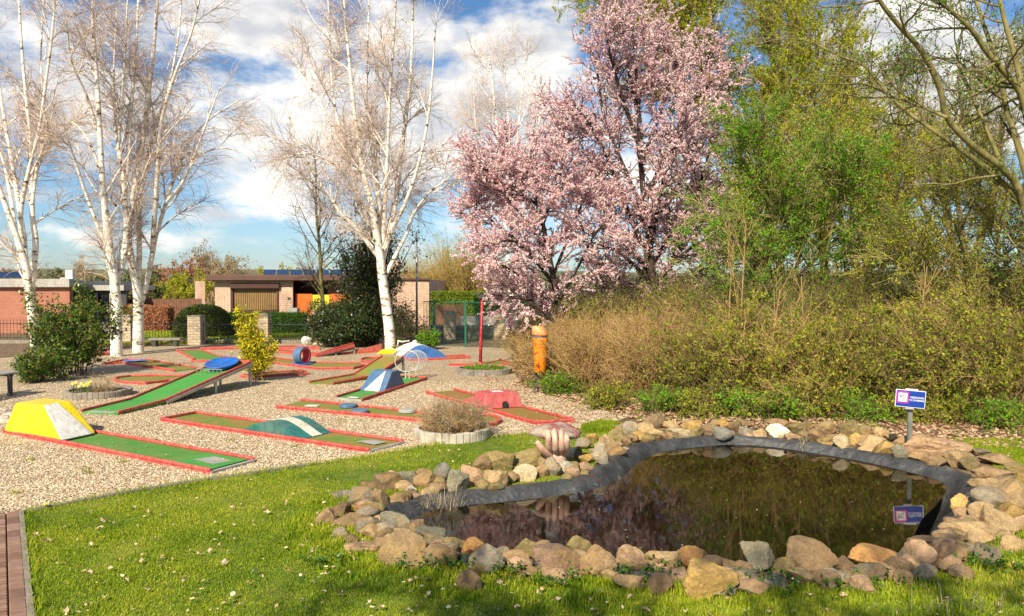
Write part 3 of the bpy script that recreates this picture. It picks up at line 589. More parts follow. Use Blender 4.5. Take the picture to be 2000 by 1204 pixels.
# ------------------------------------------------------------------ miniature golf lanes
UP = np.array((0, 0, 1.))
def gz(p, z=0.0): q = G(*p); q[2] = z; return q
def lane(label, pts, felt, open_=(), runs=None, rail='rail', th=.036, rw=.034, parts=None, cap=(), group='miniature golf lanes on the gravel'):
    """pts: corners (picture points on the ground or 3-D points), anticlockwise or not; runs: index lists that make one rail"""
    W = [gz(q) if len(q) == 2 else np.array(q, float) for q in pts]; n = len(W); c = sum(W) / n
    t_ = thing('minigolf_lane', label, 'minigolf lane', (c[0], c[1], 0), group)
    b_ = MB(); b_.prism(W, .006, th - .012); b_.build('playing_surface', M[felt], t_)
    if runs is None: runs = [[i, (i + 1) % n] for i in range(n) if i not in open_]
    for rn_ in runs:
        m_ = MB(); q = [W[i % n] + UP * (th + .012) for i in rn_]
        for i in range(len(q) - 1):
            d = (q[i + 1] - q[i]); L = np.linalg.norm(d); d /= L; e_ = .02 if (i not in (0, len(q) - 2)) or len(q) > 3 else .0
            k = max(2, int(L / .25)); 
            m_.bar(q[i] - d * .012, q[i + 1] + d * (.012 + i * .0005), rw + i * .0003, .036 + i * .0003)
            m_.bar(q[i] - UP * .035 - d * .008, q[i + 1] - UP * .035 + d * .008, rw * .6, .03)
        m_.build('rail', M[rail], t_, bevel=.012)
    for i in cap:      # grey end strip where the lane is open
        m_ = MB(); m_.bar(W[i] + UP * .018, W[(i + 1) % n] + UP * .018, .045, .034); m_.build('end_strip', M['greymetal'], t_, bevel=.004)
    return t_, W
def lerp(a, b_, t): return a * (1 - t) + b_ * t
def flatpatch(parent, name, q, mat, z=.04):
    m_ = MB(); m_.prism(q, z - .003, z); return m_.build(name, M[mat], parent)
# lane with the yellow block
A, B, D = gz((410, 927)), gz((495, 904)), gz((7, 847)); E = D + (B - A)
t_, W = lane('green felt lane with a yellow block and white ramp at its far left end', [A, B, E, D], 'felt', open_=(0,), cap=(0,))
ld = (D - A) / np.linalg.norm(D - A); lw = B - A; wn = lw / np.linalg.norm(lw)
flatpatch(t_, 'tee_mat', [A + ld * .06 + lw * .05, B + ld * .06 - lw * .05, B + ld * .75 - lw * .05, A + ld * .75 + lw * .05], 'felt_bright', .037)
flatpatch(t_, 'tee_plate', [A + ld * .22 + lw * .38, A + ld * .16 + lw * .70, A + ld * .50 + lw * .78, A + ld * .60 + lw * .42], 'greymetal', .041)
def on(t, s, z): return A + ld * t + lw * s + UP * z
b_ = MB()
bot = [on(2.93, .0, .04), on(3.0, .92, .04), on(4.25, .95, .04), on(4.26, -.06, .04)]; top = [on(3.42, .10, .44), on(3.47, .78, .45), on(4.12, .78, .44), on(4.08, .06, .43)]
b_.hexa(bot, top)
yb = b_.build('block', M['yellow'], t_, bevel=.035)
b_ = MB(); nrm = np.cross(on(3.0, .92, .04) - on(2.93, 0, .04), on(3.42, .10, .44) - on(2.93, 0, .04)); nrm /= np.linalg.norm(nrm); nrm = nrm if nrm[1] < 0 else -nrm
o_ = nrm * .016
q = [on(2.92, .05, .045), on(2.98, .76, .045), on(3.43, .42, .44), on(3.415, .13, .437)]
b_.hexa([v - o_ * .4 for v in q], [v + o_ for v in q]); b_.build('ramp_panel', M['white'], t_)
# lane with the teal hump
A, B, D, E = gz((720, 886)), gz((786, 868)), gz((315, 824)), gz((383, 811))
t_, W = lane('green felt lane crossed by a dark teal hump with a white stripe', [A, B, E, D], 'felt_olive', open_=(0,), cap=(0,))
ld = (D - A) / np.linalg.norm(D - A); lw = B - A
flatpatch(t_, 'tee_plate', [on(.16, .45, 0), on(.12, .75, 0), on(.38, .8, 0), on(.48, .5, 0)], 'greymetal', .041)
def arch(parent, name, mat, s0, s1, ta, tb, H, z0=.035, k=22, lift=0., thick=.02, close=True):
    V = []; 
    for i in range(k + 1):
        u = i / k; t1 = ta + (tb - ta) * u; z = z0 + H * (math.sin(math.pi * u) ** 1.25 if H < .25 else math.sin(math.pi * u)) + lift
        for s in (s0, s1): V.append(on(t1, s, z))
    for i in range(k + 1):
        u = i / k; t1 = ta + (tb - ta) * u
        for s in (s0, s1): V.append(on(t1, s, z0 - .01 if close else z0 + H * (math.sin(math.pi * u) ** 1.25 if H < .25 else math.sin(math.pi * u)) + lift - thick))
    n = 2 * (k + 1); f = []
    for i in range(k):
        a_ = 2 * i; f += [(a_, a_ + 1, a_ + 3, a_ + 2), (n + a_, n + a_ + 2, n + a_ + 3, n + a_ + 1), (a_, a_ + 2, n + a_ + 2, n + a_), (a_ + 1, n + a_ + 1, n + a_ + 3, a_ + 3)]
    f += [(0, n, n + 1, 1), (2 * k, 2 * k + 1, n + 2 * k + 1, n + 2 * k)]
    m_ = MB(); m_.add(V, f); o = m_.build(name, M[mat], parent); 
    o.modifiers.new('sp', 'EDGE_SPLIT').split_angle = math.radians(40); o.data.polygons.foreach_set('use_smooth', [True] * len(o.data.polygons)); return o
arch(t_, 'hump', 'teal', .04, .96, 1.20, 2.34, .17); arch(t_, 'white_stripe', 'cream', .42, .68, 1.20, 2.34, .17, lift=.006, thick=.01, close=False)
# ramp lane with the blue basin
R0, R1, R2 = gz((230, 812)), gz((322, 791)), gz((490, 755)); R0[2] = .03; R1[2] = .06; R2[2] = .47
wv_ = np.array((-.66, .17, 0)); L0, L1, L2 = R0 + wv_, R1 + wv_ * np.array((1, 1, 0)) , R2 + wv_; L1[2] = .06; L2[2] = .47
L0[2] = .03
t_ = thing('minigolf_lane', 'long green felt ramp lane rising on legs to a blue basin', 'minigolf lane', (R1[0], R1[1], 0), 'miniature golf lanes on the gravel')
b_ = MB()
for a_, c_, d_, e_ in ((R0, R1, L1, L0), (R1, R2, L2, L1)): b_.hexa([q - UP * .045 for q in (a_, c_, d_, e_)], [a_, c_, d_, e_])
b_.build('playing_surface', M['felt_bright'], t_)
for a_, c_, d_ in ((R0, R1, R2), (L0, L1, L2)):
    b_ = MB(); b_.bar(a_ + UP * .02, c_ + UP * .02, .036, .042); b_.bar(c_ + UP * .0203, d_ + UP * .0203, .0363, .0423); b_.build('rail', M['rail'], t_, bevel=.01)
b_ = MB(); b_.bar(R2 + UP * .02, L2 + UP * .02, .052, .06); b_.build('rail', M['rail'], t_)
b_ = MB(); b_.bar(R1 + (.03, 0, -.02), R2 + (.03, 0, -.035), .03, .05); b_.bar(L1 + (-.03, 0, -.02), L2 + (-.03, 0, -.035), .03, .05); b_.build('side_beam', M['metal'], t_)
b_ = MB(); b_.prism([lerp(R0, L0, .12), lerp(R0, L0, .88), lerp(R0, L0, .80) + (.02, .2, 0), lerp(R0, L0, .2) + (.02, .2, 0)], .0305, .034); b_.build('tee_plate', M['greymetal'], t_)
for s in (.55, .99):
    for s0, s1 in ((R1, R2), (L1, L2)):
        q = lerp(s0, s1, s); b_ = MB(); b_.tube([(q[0], q[1], 0), (q[0], q[1], q[2] - .03)], .03, 10); b_.build('leg', M['metal'], t_, smooth=False)
cb_ = lerp(lerp(R1, R2, .84), lerp(L1, L2, .84), .55); V = MB()
sl = .17
prof_b = [(.25, .02), (.285, .07), (.31, .10), (.295, .108), (.26, .085), (.2, .06), (.08, .05), (.0, .048)]
V.lathe(cb_, prof_b, 28, 1.0, 1.3); V.v = [(x, y, z + (y - cb_[1]) * sl) for x, y, z in V.v]
basin = V.build('basin', M['deepblue'], t_, smooth=True)
b_ = MB(); q0 = lerp(R1, R2, .66) + UP * .02; q1 = lerp(L1, L2, .66) + UP * .02
for i in range(7):
    q = lerp(q0, q1, .1 + i * .13); b_.tube([q, q + UP * .07], .006, 5)
b_.bar(lerp(q0, q1, .08) + UP * .07, lerp(q0, q1, .9) + UP * .07, .012, .012); b_.build('wire_guard', M['metal'], t_)
# lane with round end and three pucks
cc_ = gz((903, 826)); rad = .56; A = gz((540, 799)); B = gz((588, 786)); 
d1 = cc_ - (A + B) / 2; d1 /= np.linalg.norm(d1); th0 = math.atan2(-d1[1], -d1[0]); hw = .26
arcp = []
for i in range(17):
    th = th0 + math.radians(28) + math.radians(304) * i / 16; arcp.append(cc_ + rad * np.array((math.cos(th), math.sin(th), 0)))
sA = arcp if np.linalg.norm(arcp[0] - A) < np.linalg.norm(arcp[0] - B) else arcp[::-1]
pts = [A] + sA + [B]; n_ = len(pts)
t_, W = lane('olive green lane with flat blue pucks ending in a circle behind the lavender', pts, 'felt_olive', runs=[[0, 1], list(range(1, 18)), [17, 18]])
for px, py, mt in ((680, 799, 'slateblue'), (703, 810, 'slateblue'), (796, 809, 'greymetal')):
    q = gz((px, py)); b_ = MB(); b_.lathe((q[0], q[1], .034), [(.14, 0), (.14, .035), (.13, .045), (.0, .046)], 20); b_.build('puck', M[mt], t_, smooth=False)
q = gz((610, 797)); b_ = MB(); b_.box((q[0], q[1], .037), (.22, .14, .008), -.2); b_.build('tee_plate', M['white'], t_)
# lane with the red tunnel box
A, B, D, E = gz((1045, 831)), gz((1121, 826)), gz((833, 770)), gz((887, 765))
t_, W = lane('mossy brown lane running through a raspberry red tunnel box', [A, B, E, D], 'felt_brown', open_=(2,))
ld = (D - A) / np.linalg.norm(D - A); lw = B - A
b_ = MB(); b_.hexa([on(1.45, -.04, .03), on(1.45, 1.04, .03), on(1.93, 1.02, .03), on(1.93, -.02, .03)], [on(1.51, .04, .275), on(1.51, .96, .275), on(1.86, .96, .275), on(1.86, .04, .275)])
b_.hexa([on(1.9, -.02, .03), on(1.9, .3, .03), on(2.25, .25, .03), on(2.25, -.02, .03)], [on(1.87, .02, .18), on(1.87, .3, .18), on(2.2, .2, .10), on(2.2, .0, .10)])
bx = b_.build('tunnel_box', M['redbox'], t_, bevel=.012)
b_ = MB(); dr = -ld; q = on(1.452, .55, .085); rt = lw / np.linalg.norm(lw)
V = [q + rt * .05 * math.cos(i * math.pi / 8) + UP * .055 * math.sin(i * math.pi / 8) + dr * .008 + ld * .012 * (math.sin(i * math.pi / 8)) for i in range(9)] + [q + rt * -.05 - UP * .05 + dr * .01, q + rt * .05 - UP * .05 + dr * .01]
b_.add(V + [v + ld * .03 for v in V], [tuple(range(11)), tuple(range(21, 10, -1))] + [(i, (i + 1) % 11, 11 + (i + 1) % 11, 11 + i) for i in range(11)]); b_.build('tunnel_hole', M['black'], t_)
b_ = MB(); b_.prism([on(1.62, .35, 0), on(1.60, .62, 0), on(1.75, .66, 0), on(1.78, .4, 0)], .274, .2775); b_.build('worn_patch', M['white'], t_)
# lane with the blue and white wedge
A, B, D, E = gz((656, 780)), gz((707, 785)), None, gz((834, 742)); D = E + (A - B)
t_, W = lane('short green felt lane under a blue and white wedge', [A, B, E, D], 'felt_bright', open_=(0,), cap=(0,))
ld = (D - A) / np.linalg.norm(D - A); lw = B - A
b_ = MB(); b_.hexa([on(.95, .02, .03), on(.95, .98, .03), on(2.0, .98, .03), on(2.0, .02, .03)], [on(1.42, .08, .36), on(1.42, .92, .36), on(1.72, .92, .36), on(1.72, .08, .36)])
b_.build('wedge', M['slateblue'], t_, bevel=.008)
f0, f1, tp = on(.94, .2, .045), on(.94, .80, .045), on(1.42, .66, .372); no = np.cross(f1 - f0, tp - f0); no /= np.linalg.norm(no); no = no if no[1] < 0 else -no
b_ = MB(); b_.add([f0 + no * .004, f1 + no * .004, tp + no * .004, f0 - no * .02, f1 - no * .02, tp - no * .02], [(0, 1, 2), (5, 4, 3), (0, 3, 4, 1), (1, 4, 5, 2), (2, 5, 3, 0)]); b_.build('white_triangle', M['white'], t_)
b_ = MB(); b_.prism([on(.08, .35, 0), on(.08, .75, 0), on(.2, .72, 0), on(.2, .4, 0)], .034, .038); b_.build('tee_plate', M['white'], t_)
# ramp lane with the net basket
R0, R1 = gz((650, 753)), gz((735, 739)); dd = (R1 - R0) / np.linalg.norm(R1 - R0); R2 = R1 + np.array((.44, .8, 0)) * 1.05; R0[2] = .03; R1[2] = .05; R2[2] = .38
L0 = gz((603, 751)); L0[2] = .03; wv_ = L0 - R0; L1 = R1 + wv_; L2 = R2 + wv_ * .95
t_ = thing('minigolf_lane', 'olive felt ramp lane rising towards a white wire catching net', 'minigolf lane', (R1[0], R1[1], 0), 'miniature golf lanes on the gravel')
b_ = MB()
for a_, c_, d_, e_ in ((R0, R1, L1, L0), (R1, R2, L2, L1)): b_.hexa([q - UP * .04 for q in (a_, c_, d_, e_)], [a_, c_, d_, e_])
b_.build('playing_surface', M['felt_olive'], t_)
for a_, c_, d_ in ((R0, R1, R2), (L0, L1, L2)):
    b_ = MB(); b_.bar(a_ + UP * .02, c_ + UP * .02, .036, .042); b_.bar(c_ + UP * .0203, d_ + UP * .0203, .0363, .0423); b_.build('rail', M['rail'], t_, bevel=.01)
for q in (R2, L2, lerp(R1, R2, .5)):
    b_ = MB(); b_.box((q[0], q[1], (q[2] - .04) / 2), (.05, .05, q[2] - .04)); b_.build('leg', M['dark'], t_)
b_ = MB(); b_.bar(R2 - UP * .05, R1 - UP * .035, .04, .07); b_.build('side_beam', M['dark'], t_)
# net basket
M['wire'] = basic('dull white wire', [(.42, .42, .38), (.6, .6, .55)], 8, .6)
nc = P(795, 706, 16.2); t_ = thing('catching_net', 'round white wire catching net on a post behind the blue and white wedge', 'catching net', (nc[0], nc[1], 0))
rg = np.array((.92, -.1, .18)); rg /= np.linalg.norm(rg); r2 = np.cross(rg, np.array((.25, 1, .1))); r2 /= np.linalg.norm(r2); ax = np.cross(rg, r2); ax = ax if ax[1] > 0 else -ax
def ring(c, r_, k=32): return [c + r_ * (math.cos(2 * math.pi * i / k) * rg + math.sin(2 * math.pi * i / k) * r2 * .86) for i in range(k + 1)]
b_ = MB(); b_.tube(ring(nc, .26), .010, 8, False); b_.build('hoop', M['wire'], t_, smooth=True)
bc = nc + ax * .35 + np.array((.12, 0, -.03)); b_ = MB(); b_.tube(ring(bc, .24), .007, 8, False); b_.build('hoop', M['wire'], t_, smooth=True)
b_ = MB(); f_ = ring(nc, .26, 40); g_ = ring(bc, .24, 40)
for i in range(40): b_.tube([f_[i], g_[i]], .0014, 3, False)
for k in (.25, .5, .75): b_.tube([lerp(a_, c_, k) for a_, c_ in zip(f_, g_)], .0022, 3, False)
for k in np.linspace(-.9, .9, 15):
    h = math.sqrt(1 - k * k)
    b_.tube([bc + rg * .24 * k - r2 * .206 * h, bc + rg * .24 * k + r2 * .206 * h], .0013, 3, False); b_.tube([bc + r2 * .206 * k - rg * .24 * h, bc + r2 * .206 * k + rg * .24 * h], .0022, 3, False)
b_.build('wire_mesh', M['wire'], t_)
b_ = MB(); lo_ = min(ring(nc, .26), key=lambda q: q[2]); lb_ = min(ring(bc, .24), key=lambda q: q[2]); b_.tube([(lo_[0] - .03, lo_[1], 0), lo_ + (-.03, 0, .01)], .014, 8); b_.tube([(lo_[0] + .05, lo_[1], 0), lo_ + (.05, 0, .01)], .012, 8); b_.tube([(lb_[0], lb_[1], 0), lb_], .014, 8); b_.build('post', M['wire'], t_)
# lane with the standing loop
t_, W = lane('narrow olive lane with an upright blue and red hoop standing on it', [(517, 709), (620, 723), (690, 722), (712, 717), (698, 712), (600, 711), (537, 702)], 'felt_olive', runs=[[0, 1], [1, 2, 3, 4], [4, 5], [5, 6], [6, 0]])
hc = gz((590, 714)); hc[2] = .25; hr = .215; axd = np.array((.9, -.45, 0)); axd /= np.linalg.norm(axd); pd = np.cross(axd, UP)
def hoop(r0, r1, hw, mt, nm):
    V = []; k = 40
    for i in range(k):
        th = 2 * math.pi * i / k; e_ = math.cos(th) * pd + math.sin(th) * UP
        V += [hc + e_ * r0 - axd * hw, hc + e_ * r0 + axd * hw, hc + e_ * r1 + axd * hw, hc + e_ * r1 - axd * hw]
    f = [(4 * i + j, 4 * i + (j + 1) % 4, 4 * ((i + 1) % k) + (j + 1) % 4, 4 * ((i + 1) % k) + j) for i in range(k) for j in range(4)]
    m_ = MB(); m_.add(V, f); return m_.build(nm, M[mt], t_)
hoop(.175, .215, .11, 'slateblue', 'hoop'); hoop(.160, .1745, .112, 'tyrered', 'hoop_lining')
b_ = MB(); b_.box((hc[0], hc[1], .045), (.5, .3, .02), math.atan2(axd[1], axd[0])); b_.build('base_plate', M['deepblue'], t_)
# the remaining flat lanes
t_, W = lane('olive lane with a blue painted bar, right of the glossy shrub', [(205, 713), (250, 705), (290, 706), (385, 722), (340, 727), (240, 711)], 'felt_olive', open_=(3,))
q = [gz((238, 711)), gz((288, 709)), gz((283, 706)), gz((243, 707))]; flatpatch(t_, 'blue_bar', q, 'deepblue', .06)
dr_ = [(365, 746), (330, 747), (285, 752), (250, 751), (228, 748), (223, 745), (230, 741), (255, 738), (300, 737), (332, 738), (372, 737)]
lane('teardrop shaped green lane behind the low end of the basin ramp', dr_, 'felt_olive', runs=[list(range(0, 11))])
lane('kinked green lane between the birches and the golden conifer', [(345, 687), (380, 704), (374, 708), (455, 708), (458, 702), (425, 698), (392, 686)], 'felt', runs=[[0, 1], [1, 2, 3], [3, 4], [4, 5, 6], [6, 0]])
lane('thin red railed lane behind the kinked green one', [(395, 684.5), (470, 682.5), (470, 680.5), (392, 682.5)], 'felt_brown')
lane('long thin lane running behind the upright hoop', [(508, 687), (618, 697), (624, 693), (520, 683)], 'felt_brown')
lane('farthest thin lane near the iron fence', [(500, 682), (625, 684), (622, 681), (575, 678.5)], 'felt_brown')
lane('pointed lane half hidden behind the golden conifer', [(498, 741), (522, 737), (603, 733), (588, 727), (540, 730), (470, 738)], 'felt_brown')
el_ = [(728 + 23 * math.cos(i * math.pi / 8), 706 + 4.6 * math.sin(i * math.pi / 8)) for i in range(16)]
lane('small oval lane left of the leaning olive ramp', el_, 'felt_brown', runs=[list(range(17))])
lane('red railed lane peeping out beside the glossy shrub', [(150, 699), (214, 694), (216, 690.5), (160, 691)], 'felt_brown')
lane('thin straight lane under the dark evergreen', [(690, 689), (735, 688), (742, 684), (700, 685)], 'felt_brown', rail='pinkrail')
# small ramp with dark underside
t_ = thing('minigolf_lane', 'small raised ramp lane with a dark underside near the evergreen', 'minigolf lane', gz((650, 696)), 'miniature golf lanes on the gravel')
a0, a1, b0, b1 = gz((618, 698)), gz((692, 692)), gz((625, 694)), gz((690, 687)); a1[2] = b1[2] = .22; a0[2] = b0[2] = .03
b_ = MB(); b_.hexa([q - UP * .05 for q in (a0, a1, b1, b0)], [a0, a1, b1, b0]); b_.build('playing_surface', M['felt_brown'], t_)
for q, q2 in ((a0, a1), (b0, b1)): b_ = MB(); b_.bar(q + UP * .02, q2 + UP * .02, .05, .07); b_.build('rail', M['rail'], t_)
b_ = MB(); b_.bar(a0 - UP * .035, a1 - UP * .05, .05, .05); b_.build('side_beam', M['dark'], t_)
for s in (.5, 1): q = lerp(a0, a1, s); b_ = MB(); b_.tube([(q[0], q[1], 0), (q[0], q[1], q[2])], .025, 8); b_.build('leg', M['metal'], t_)
# pink wedge
t_ = thing('minigolf_lane', 'faded pink wedge lane leaning up in front of the evergreen', 'minigolf lane', gz((710, 690)), 'miniature golf lanes on the gravel')
a0, a1 = gz((672, 693)), gz((746, 688)); b_ = MB(); sdv = np.array((.05, .5, 0))
b_.hexa([a0, a1, a1 + sdv, a0 + sdv], [a0 + UP * .03, a1 + UP * .26, a1 + sdv + UP * .26, a0 + sdv + UP * .03]); b_.build('wedge', M['pinkrail'], t_)
b_ = MB(); b_.bar(a0 + (-.1, -.06, .03), a1 + (.0, -.06, .03), .05, .06); b_.build('rail', M['rail'], t_)
# low yellow obstacle
t_ = thing('minigolf_obstacle', 'low yellow block at the foot of the birch beside the wire net', 'minigolf obstacle', gz((750, 694)))
a0, a1 = gz((733, 693)), gz((796, 691)); b_ = MB(); sdv = np.array((.0, .5, 0)); b_.hexa([a0, a1, a1 + sdv, a0 + sdv], [a0 + (.15, .1, .13), a1 + (-.05, .1, .14), a1 + (-.05, .4, .14), a0 + (.15, .4, .13)]); b_.build('body', M['yellow'], t_, bevel=.04)
# lane with the blue arch
A, B = gz((918, 701)), gz((905, 697)); D = gz((800, 706)); E = D + (B - A)
t_, W = lane('lane spanned by a bright blue arch with a white side band', [A, B, E, D], 'felt_brown')
ld = (D - A) / np.linalg.norm(D - A); lw = (B - A) * 1.7
arch(t_, 'arch', 'blue', .0, 1.9, .63, 1.72, .31, k=26); arch(t_, 'white_band', 'white', .8, 1.5, .61, 1.74, .318, k=26, close=False, thick=.006)
# stone figure by the arch
fc = gz((795, 693)); t_ = thing('statue', 'pale reclining stone figure with a round white head', 'statue', fc)
b_ = MB(); pts = [P(772, 686, 22), P(782, 682, 22), P(792, 678, 22), P(802, 674, 22), P(808, 671, 22)]; b_.tube(pts, [.04, .07, .085, .07, .05], 12); b_.build('body', M['cream'], t_, smooth=True)
v_, f_ = rock_shape((.15, .15, .13), .2, .1); np_obj('head', v_ + P(810, 669, 22), f_, M['white'], t_, smooth=True)
b_ = MB(); b_.tube([P(776, 666, 22.2), P(786, 668, 22.2), P(800, 666, 22.2)], .025, 8); b_.tube([P(778, 667, 22.2), P(776, 678, 22.2)], .02, 6); b_.build('arm', M['cream'], t_, smooth=True)
b_ = MB(); q = P(790, 688, 22); b_.box((q[0], q[1], .06), (.5, .3, .12)); b_.build('plinth', M['concrete'], t_, bevel=.02)
# lane with the red mast
mp_ = gz((938, 715)); 
t_, W = lane('triangular red edged lane on the gravel behind the planter with the mast', [(878, 715), (992, 717), (1002, 715), (975, 705)], 'felt_brown', open_=(1, 3), rail='tyrered')
t_ = thing('mast', 'slender red mottled mast standing in the round planter by the bin', 'mast', mp_)
b_ = MB(); tp_ = P(942, 583, mp_[1] + .05); b_.tube([mp_, lerp(mp_, tp_, .5), tp_], [.042, .036, .034], 12)
m, tt, bb = newmat('mottled red paint'); p = pos_n(tt); tt.links.new(ramp(tt, noise_n(tt, p, 22, 3), [(.45, .015, .03), (.3, .02, .03), (.6, .2, .2)], [.45, .55, .68]), bb.inputs['Base Color']); M['mast'] = m
b_.build('pole', M['mast'], t_, smooth=True)
b_ = MB(); b_.lathe(tp_ - UP * .02, [(.07, 0), (.08, .03), (.05, .05), (.0, .055)], 14); b_.box(tp_ + np.array((.06, -.04, .08)), (.16, .06, .05), .5); b_.box(tp_ + np.array((-.1, 0, .12)), (.14, .07, .05), -.3); b_.build('head_fitting', M['dark'], t_)
b_ = MB(); b_.lathe(mp_, [(.08, .0), (.08, .06), (.045, .1)], 14); b_.build('foot', M['mast'], t_)

# ------------------------------------------------------------------ round palisade planters
def planter(label, c, rx, h, mat, sy=1.0, n=None):
    t_ = thing('planter', label, 'planter', c, 'round planters edged with palisades'); n = n or int(2 * math.pi * rx / .085)
    for lay in (0,):
        b_ = MB()
        for i in range(n):
            th = 2 * math.pi * i / n; x = c[0] + rx * math.cos(th); y = c[1] + rx * sy * math.sin(th); hh = h * (1 + .05 * R.normal())
            s_ = .5 * 2 * math.pi * rx / n * 1.02
            b_.box((x, y, hh / 2), (.07, 2 * s_, hh), math.atan2(math.sin(th) , math.cos(th) * sy))
        b_.build('palisade', M[mat], t_, bevel=.012)
    b_ = MB(); b_.lathe(c, [(rx * .96, .01), (rx * .97, h * .7), (0, h * .82)], 28, 1, sy); b_.build('soil', M['soil'], t_, smooth=True); return t_
PC = gz((878, 868)); PC = PC + np.array((.0, .46, 0)); planter('pale palisade ring planter holding the lavender bush', PC, .47, .14, 'palestone')
P2 = gz((163, 781)) + np.array((0, .5, 0)); planter('low weathered ring planter with daffodils and dry grass', P2, .52, .12, 'concrete')
P3 = gz((945, 735)) + np.array((0, .6, 0)); planter('dark palisade ring planter round the red mast', P3, .60, .13, 'darkstone')
# ------------------------------------------------------------------ litter bin
bc = gz((1055, 748)); bc[1] = 14.5; bc[0] = (1055 - 1000) / 1500 * 14.5
t_ = thing('litter_bin', 'weathered orange litter bin on a dark post at the hedge corner', 'litter bin', (bc[0], bc[1], 0))
b_ = MB(); b_.lathe((bc[0], bc[1] - .12, .36), [(.085, 0), (.12, .03), (.135, .3), (.14, .62), (.145, .70)], 22, .95, .85); b_.build('body', M['orange'], t_, smooth=True)
b_ = MB(); b_.lathe((bc[0], bc[1] - .12, 1.06), [(.155, 0), (.16, .04), (.12, .16), (.10, .18), (.0, .185)], 22, .95, .9); b_.v = [(x - .05 * (z - 1.06) / .18, y, z + .04 * (bc[0] - x)) for x, y, z in b_.v]; b_.build('lid', M['orangetop'], t_, smooth=True)
b_ = MB(); b_.lathe((bc[0], bc[1] - .12, 1.035), [(.148, 0), (.15, .026), (.1, .028)], 22, .95, .87); b_.build('opening_rim', M['slateblue'], t_)
b_ = MB(); b_.box((bc[0] - .07, bc[1] + .03, .45), (.07, .07, .9)); b_.build('post', M['dark'], t_)
# ------------------------------------------------------------------ swimming ban sign
sp_ = P(1779, 850, 9.15); M['signpost'] = basic('dull green grey post', [(.10, .12, .10), (.22, .23, .19)], 9, .7)
sgn = thing('sign', 'blue sign reading VERBODEN TE ZWEMMEN on a grey post behind the pond', 'sign', (sp_[0], sp_[1], 0))
scn = P(1778, 779, 9.12); RX = Matrix.Rotation(math.radians(4.5), 3, 'Y') @ Matrix.Rotation(math.radians(-10), 3, 'Z')
b_ = MB(); b_.box((sp_[0], sp_[1] + .03, .28), (.052, .03, .68)); b_.build('post', M['signpost'], sgn)
def plate(name, x0, x1, z0, z1_, y, th, mt):
    m_ = MB(); q = [RX @ Vector(v) for v in ((x0, y, z0), (x1, y, z0), (x1, y - th, z0), (x0, y - th, z0))]; q2 = [RX @ Vector(v) for v in ((x0, y, z1_), (x1, y, z1_), (x1, y - th, z1_), (x0, y - th, z1_))]
    m_.hexa([np.array(v) + scn for v in q][::-1], [np.array(v) + scn for v in q2][::-1]); return m_.build(name, M[mt], sgn)
M['signblue'] = basic('sign blue', (.006, .045, .33), 3, .4); M['signwhite'] = basic('sign white', (.82, .82, .82), 3, .4); M['signpink'] = basic('sign magenta', (.72, .03, .28), 3, .4)
plate('panel_edge', -.167, .167, -.105, .101, 0, .004, 'signwhite'); plate('panel', -.160, .160, -.098, .094, -.004, .003, 'signblue')
plate('pictogram_border', -.152, -.022, -.058, .078, -.007, .002, 'signpink'); plate('pictogram', -.137, -.038, -.042, .062, -.009, .002, 'signwhite')
plate('top_bracket', -.06, .08, .098, .118, .012, .012, 'white'); plate('bottom_bracket', -.05, .05, -.128, -.104, .012, .012, 'greymetal')
pic = MB()
def pl2(pts, y=-.0115):
    q = [np.array(RX @ Vector((x, y, z))) + scn for x, z in pts]; pic.add(q, [tuple(range(len(q)))])
pl2([(-.133, .058), (-.126, .058), (-.042, -.038), (-.049, -.038)])
pl2([(-.118 + .010 * math.cos(i * math.pi / 5), .022 + .010 * math.sin(i * math.pi / 5)) for i in range(10)], -.0113)
pl2([(-.108, .018), (-.085, .036), (-.06, .028), (-.062, .020), (-.085, .026), (-.104, .008)], -.0112)
for k in range(3): pl2([(-.128 + k * .028, -.006), (-.116 + k * .028, .002), (-.104 + k * .028, -.006), (-.104 + k * .028, -.011), (-.116 + k * .028, -.003), (-.128 + k * .028, -.011)], -.0112)
pic.build('swimmer_mark', M['dark'], sgn)
def text(s_, x, z, size, name, parent, base, rot, mt, y=-.0075):
    cu = bpy.data.curves.new(name, 'FONT'); cu.body = s_; cu.size = size; cu.align_x = 'LEFT'; cu.extrude = .0004; cu.offset = size * .012
    o = bpy.data.objects.new(name, cu); col.objects.link(o); dg = bpy.context.evaluated_depsgraph_get(); me = bpy.data.meshes.new_from_object(o.evaluated_get(dg)); bpy.data.objects.remove(o)
    me.materials.clear(); me.materials.append(mt); o = bpy.data.objects.new(name, me); col.objects.link(o); o.parent = parent
    loc = Vector(base - ORG[parent.name]) + rot @ Vector((x, y, z)); o.matrix_local = Matrix.Translation(loc) @ (rot @ Matrix.Rotation(math.radians(90), 3, 'X')).to_4x4(); return o
text('VERBODEN', -.008, .006, .031, 'lettering', sgn, scn, RX, M['signwhite']); text('TE ZWEMMEN', -.016, -.026, .0285, 'lettering', sgn, scn, RX, M['signwhite'])

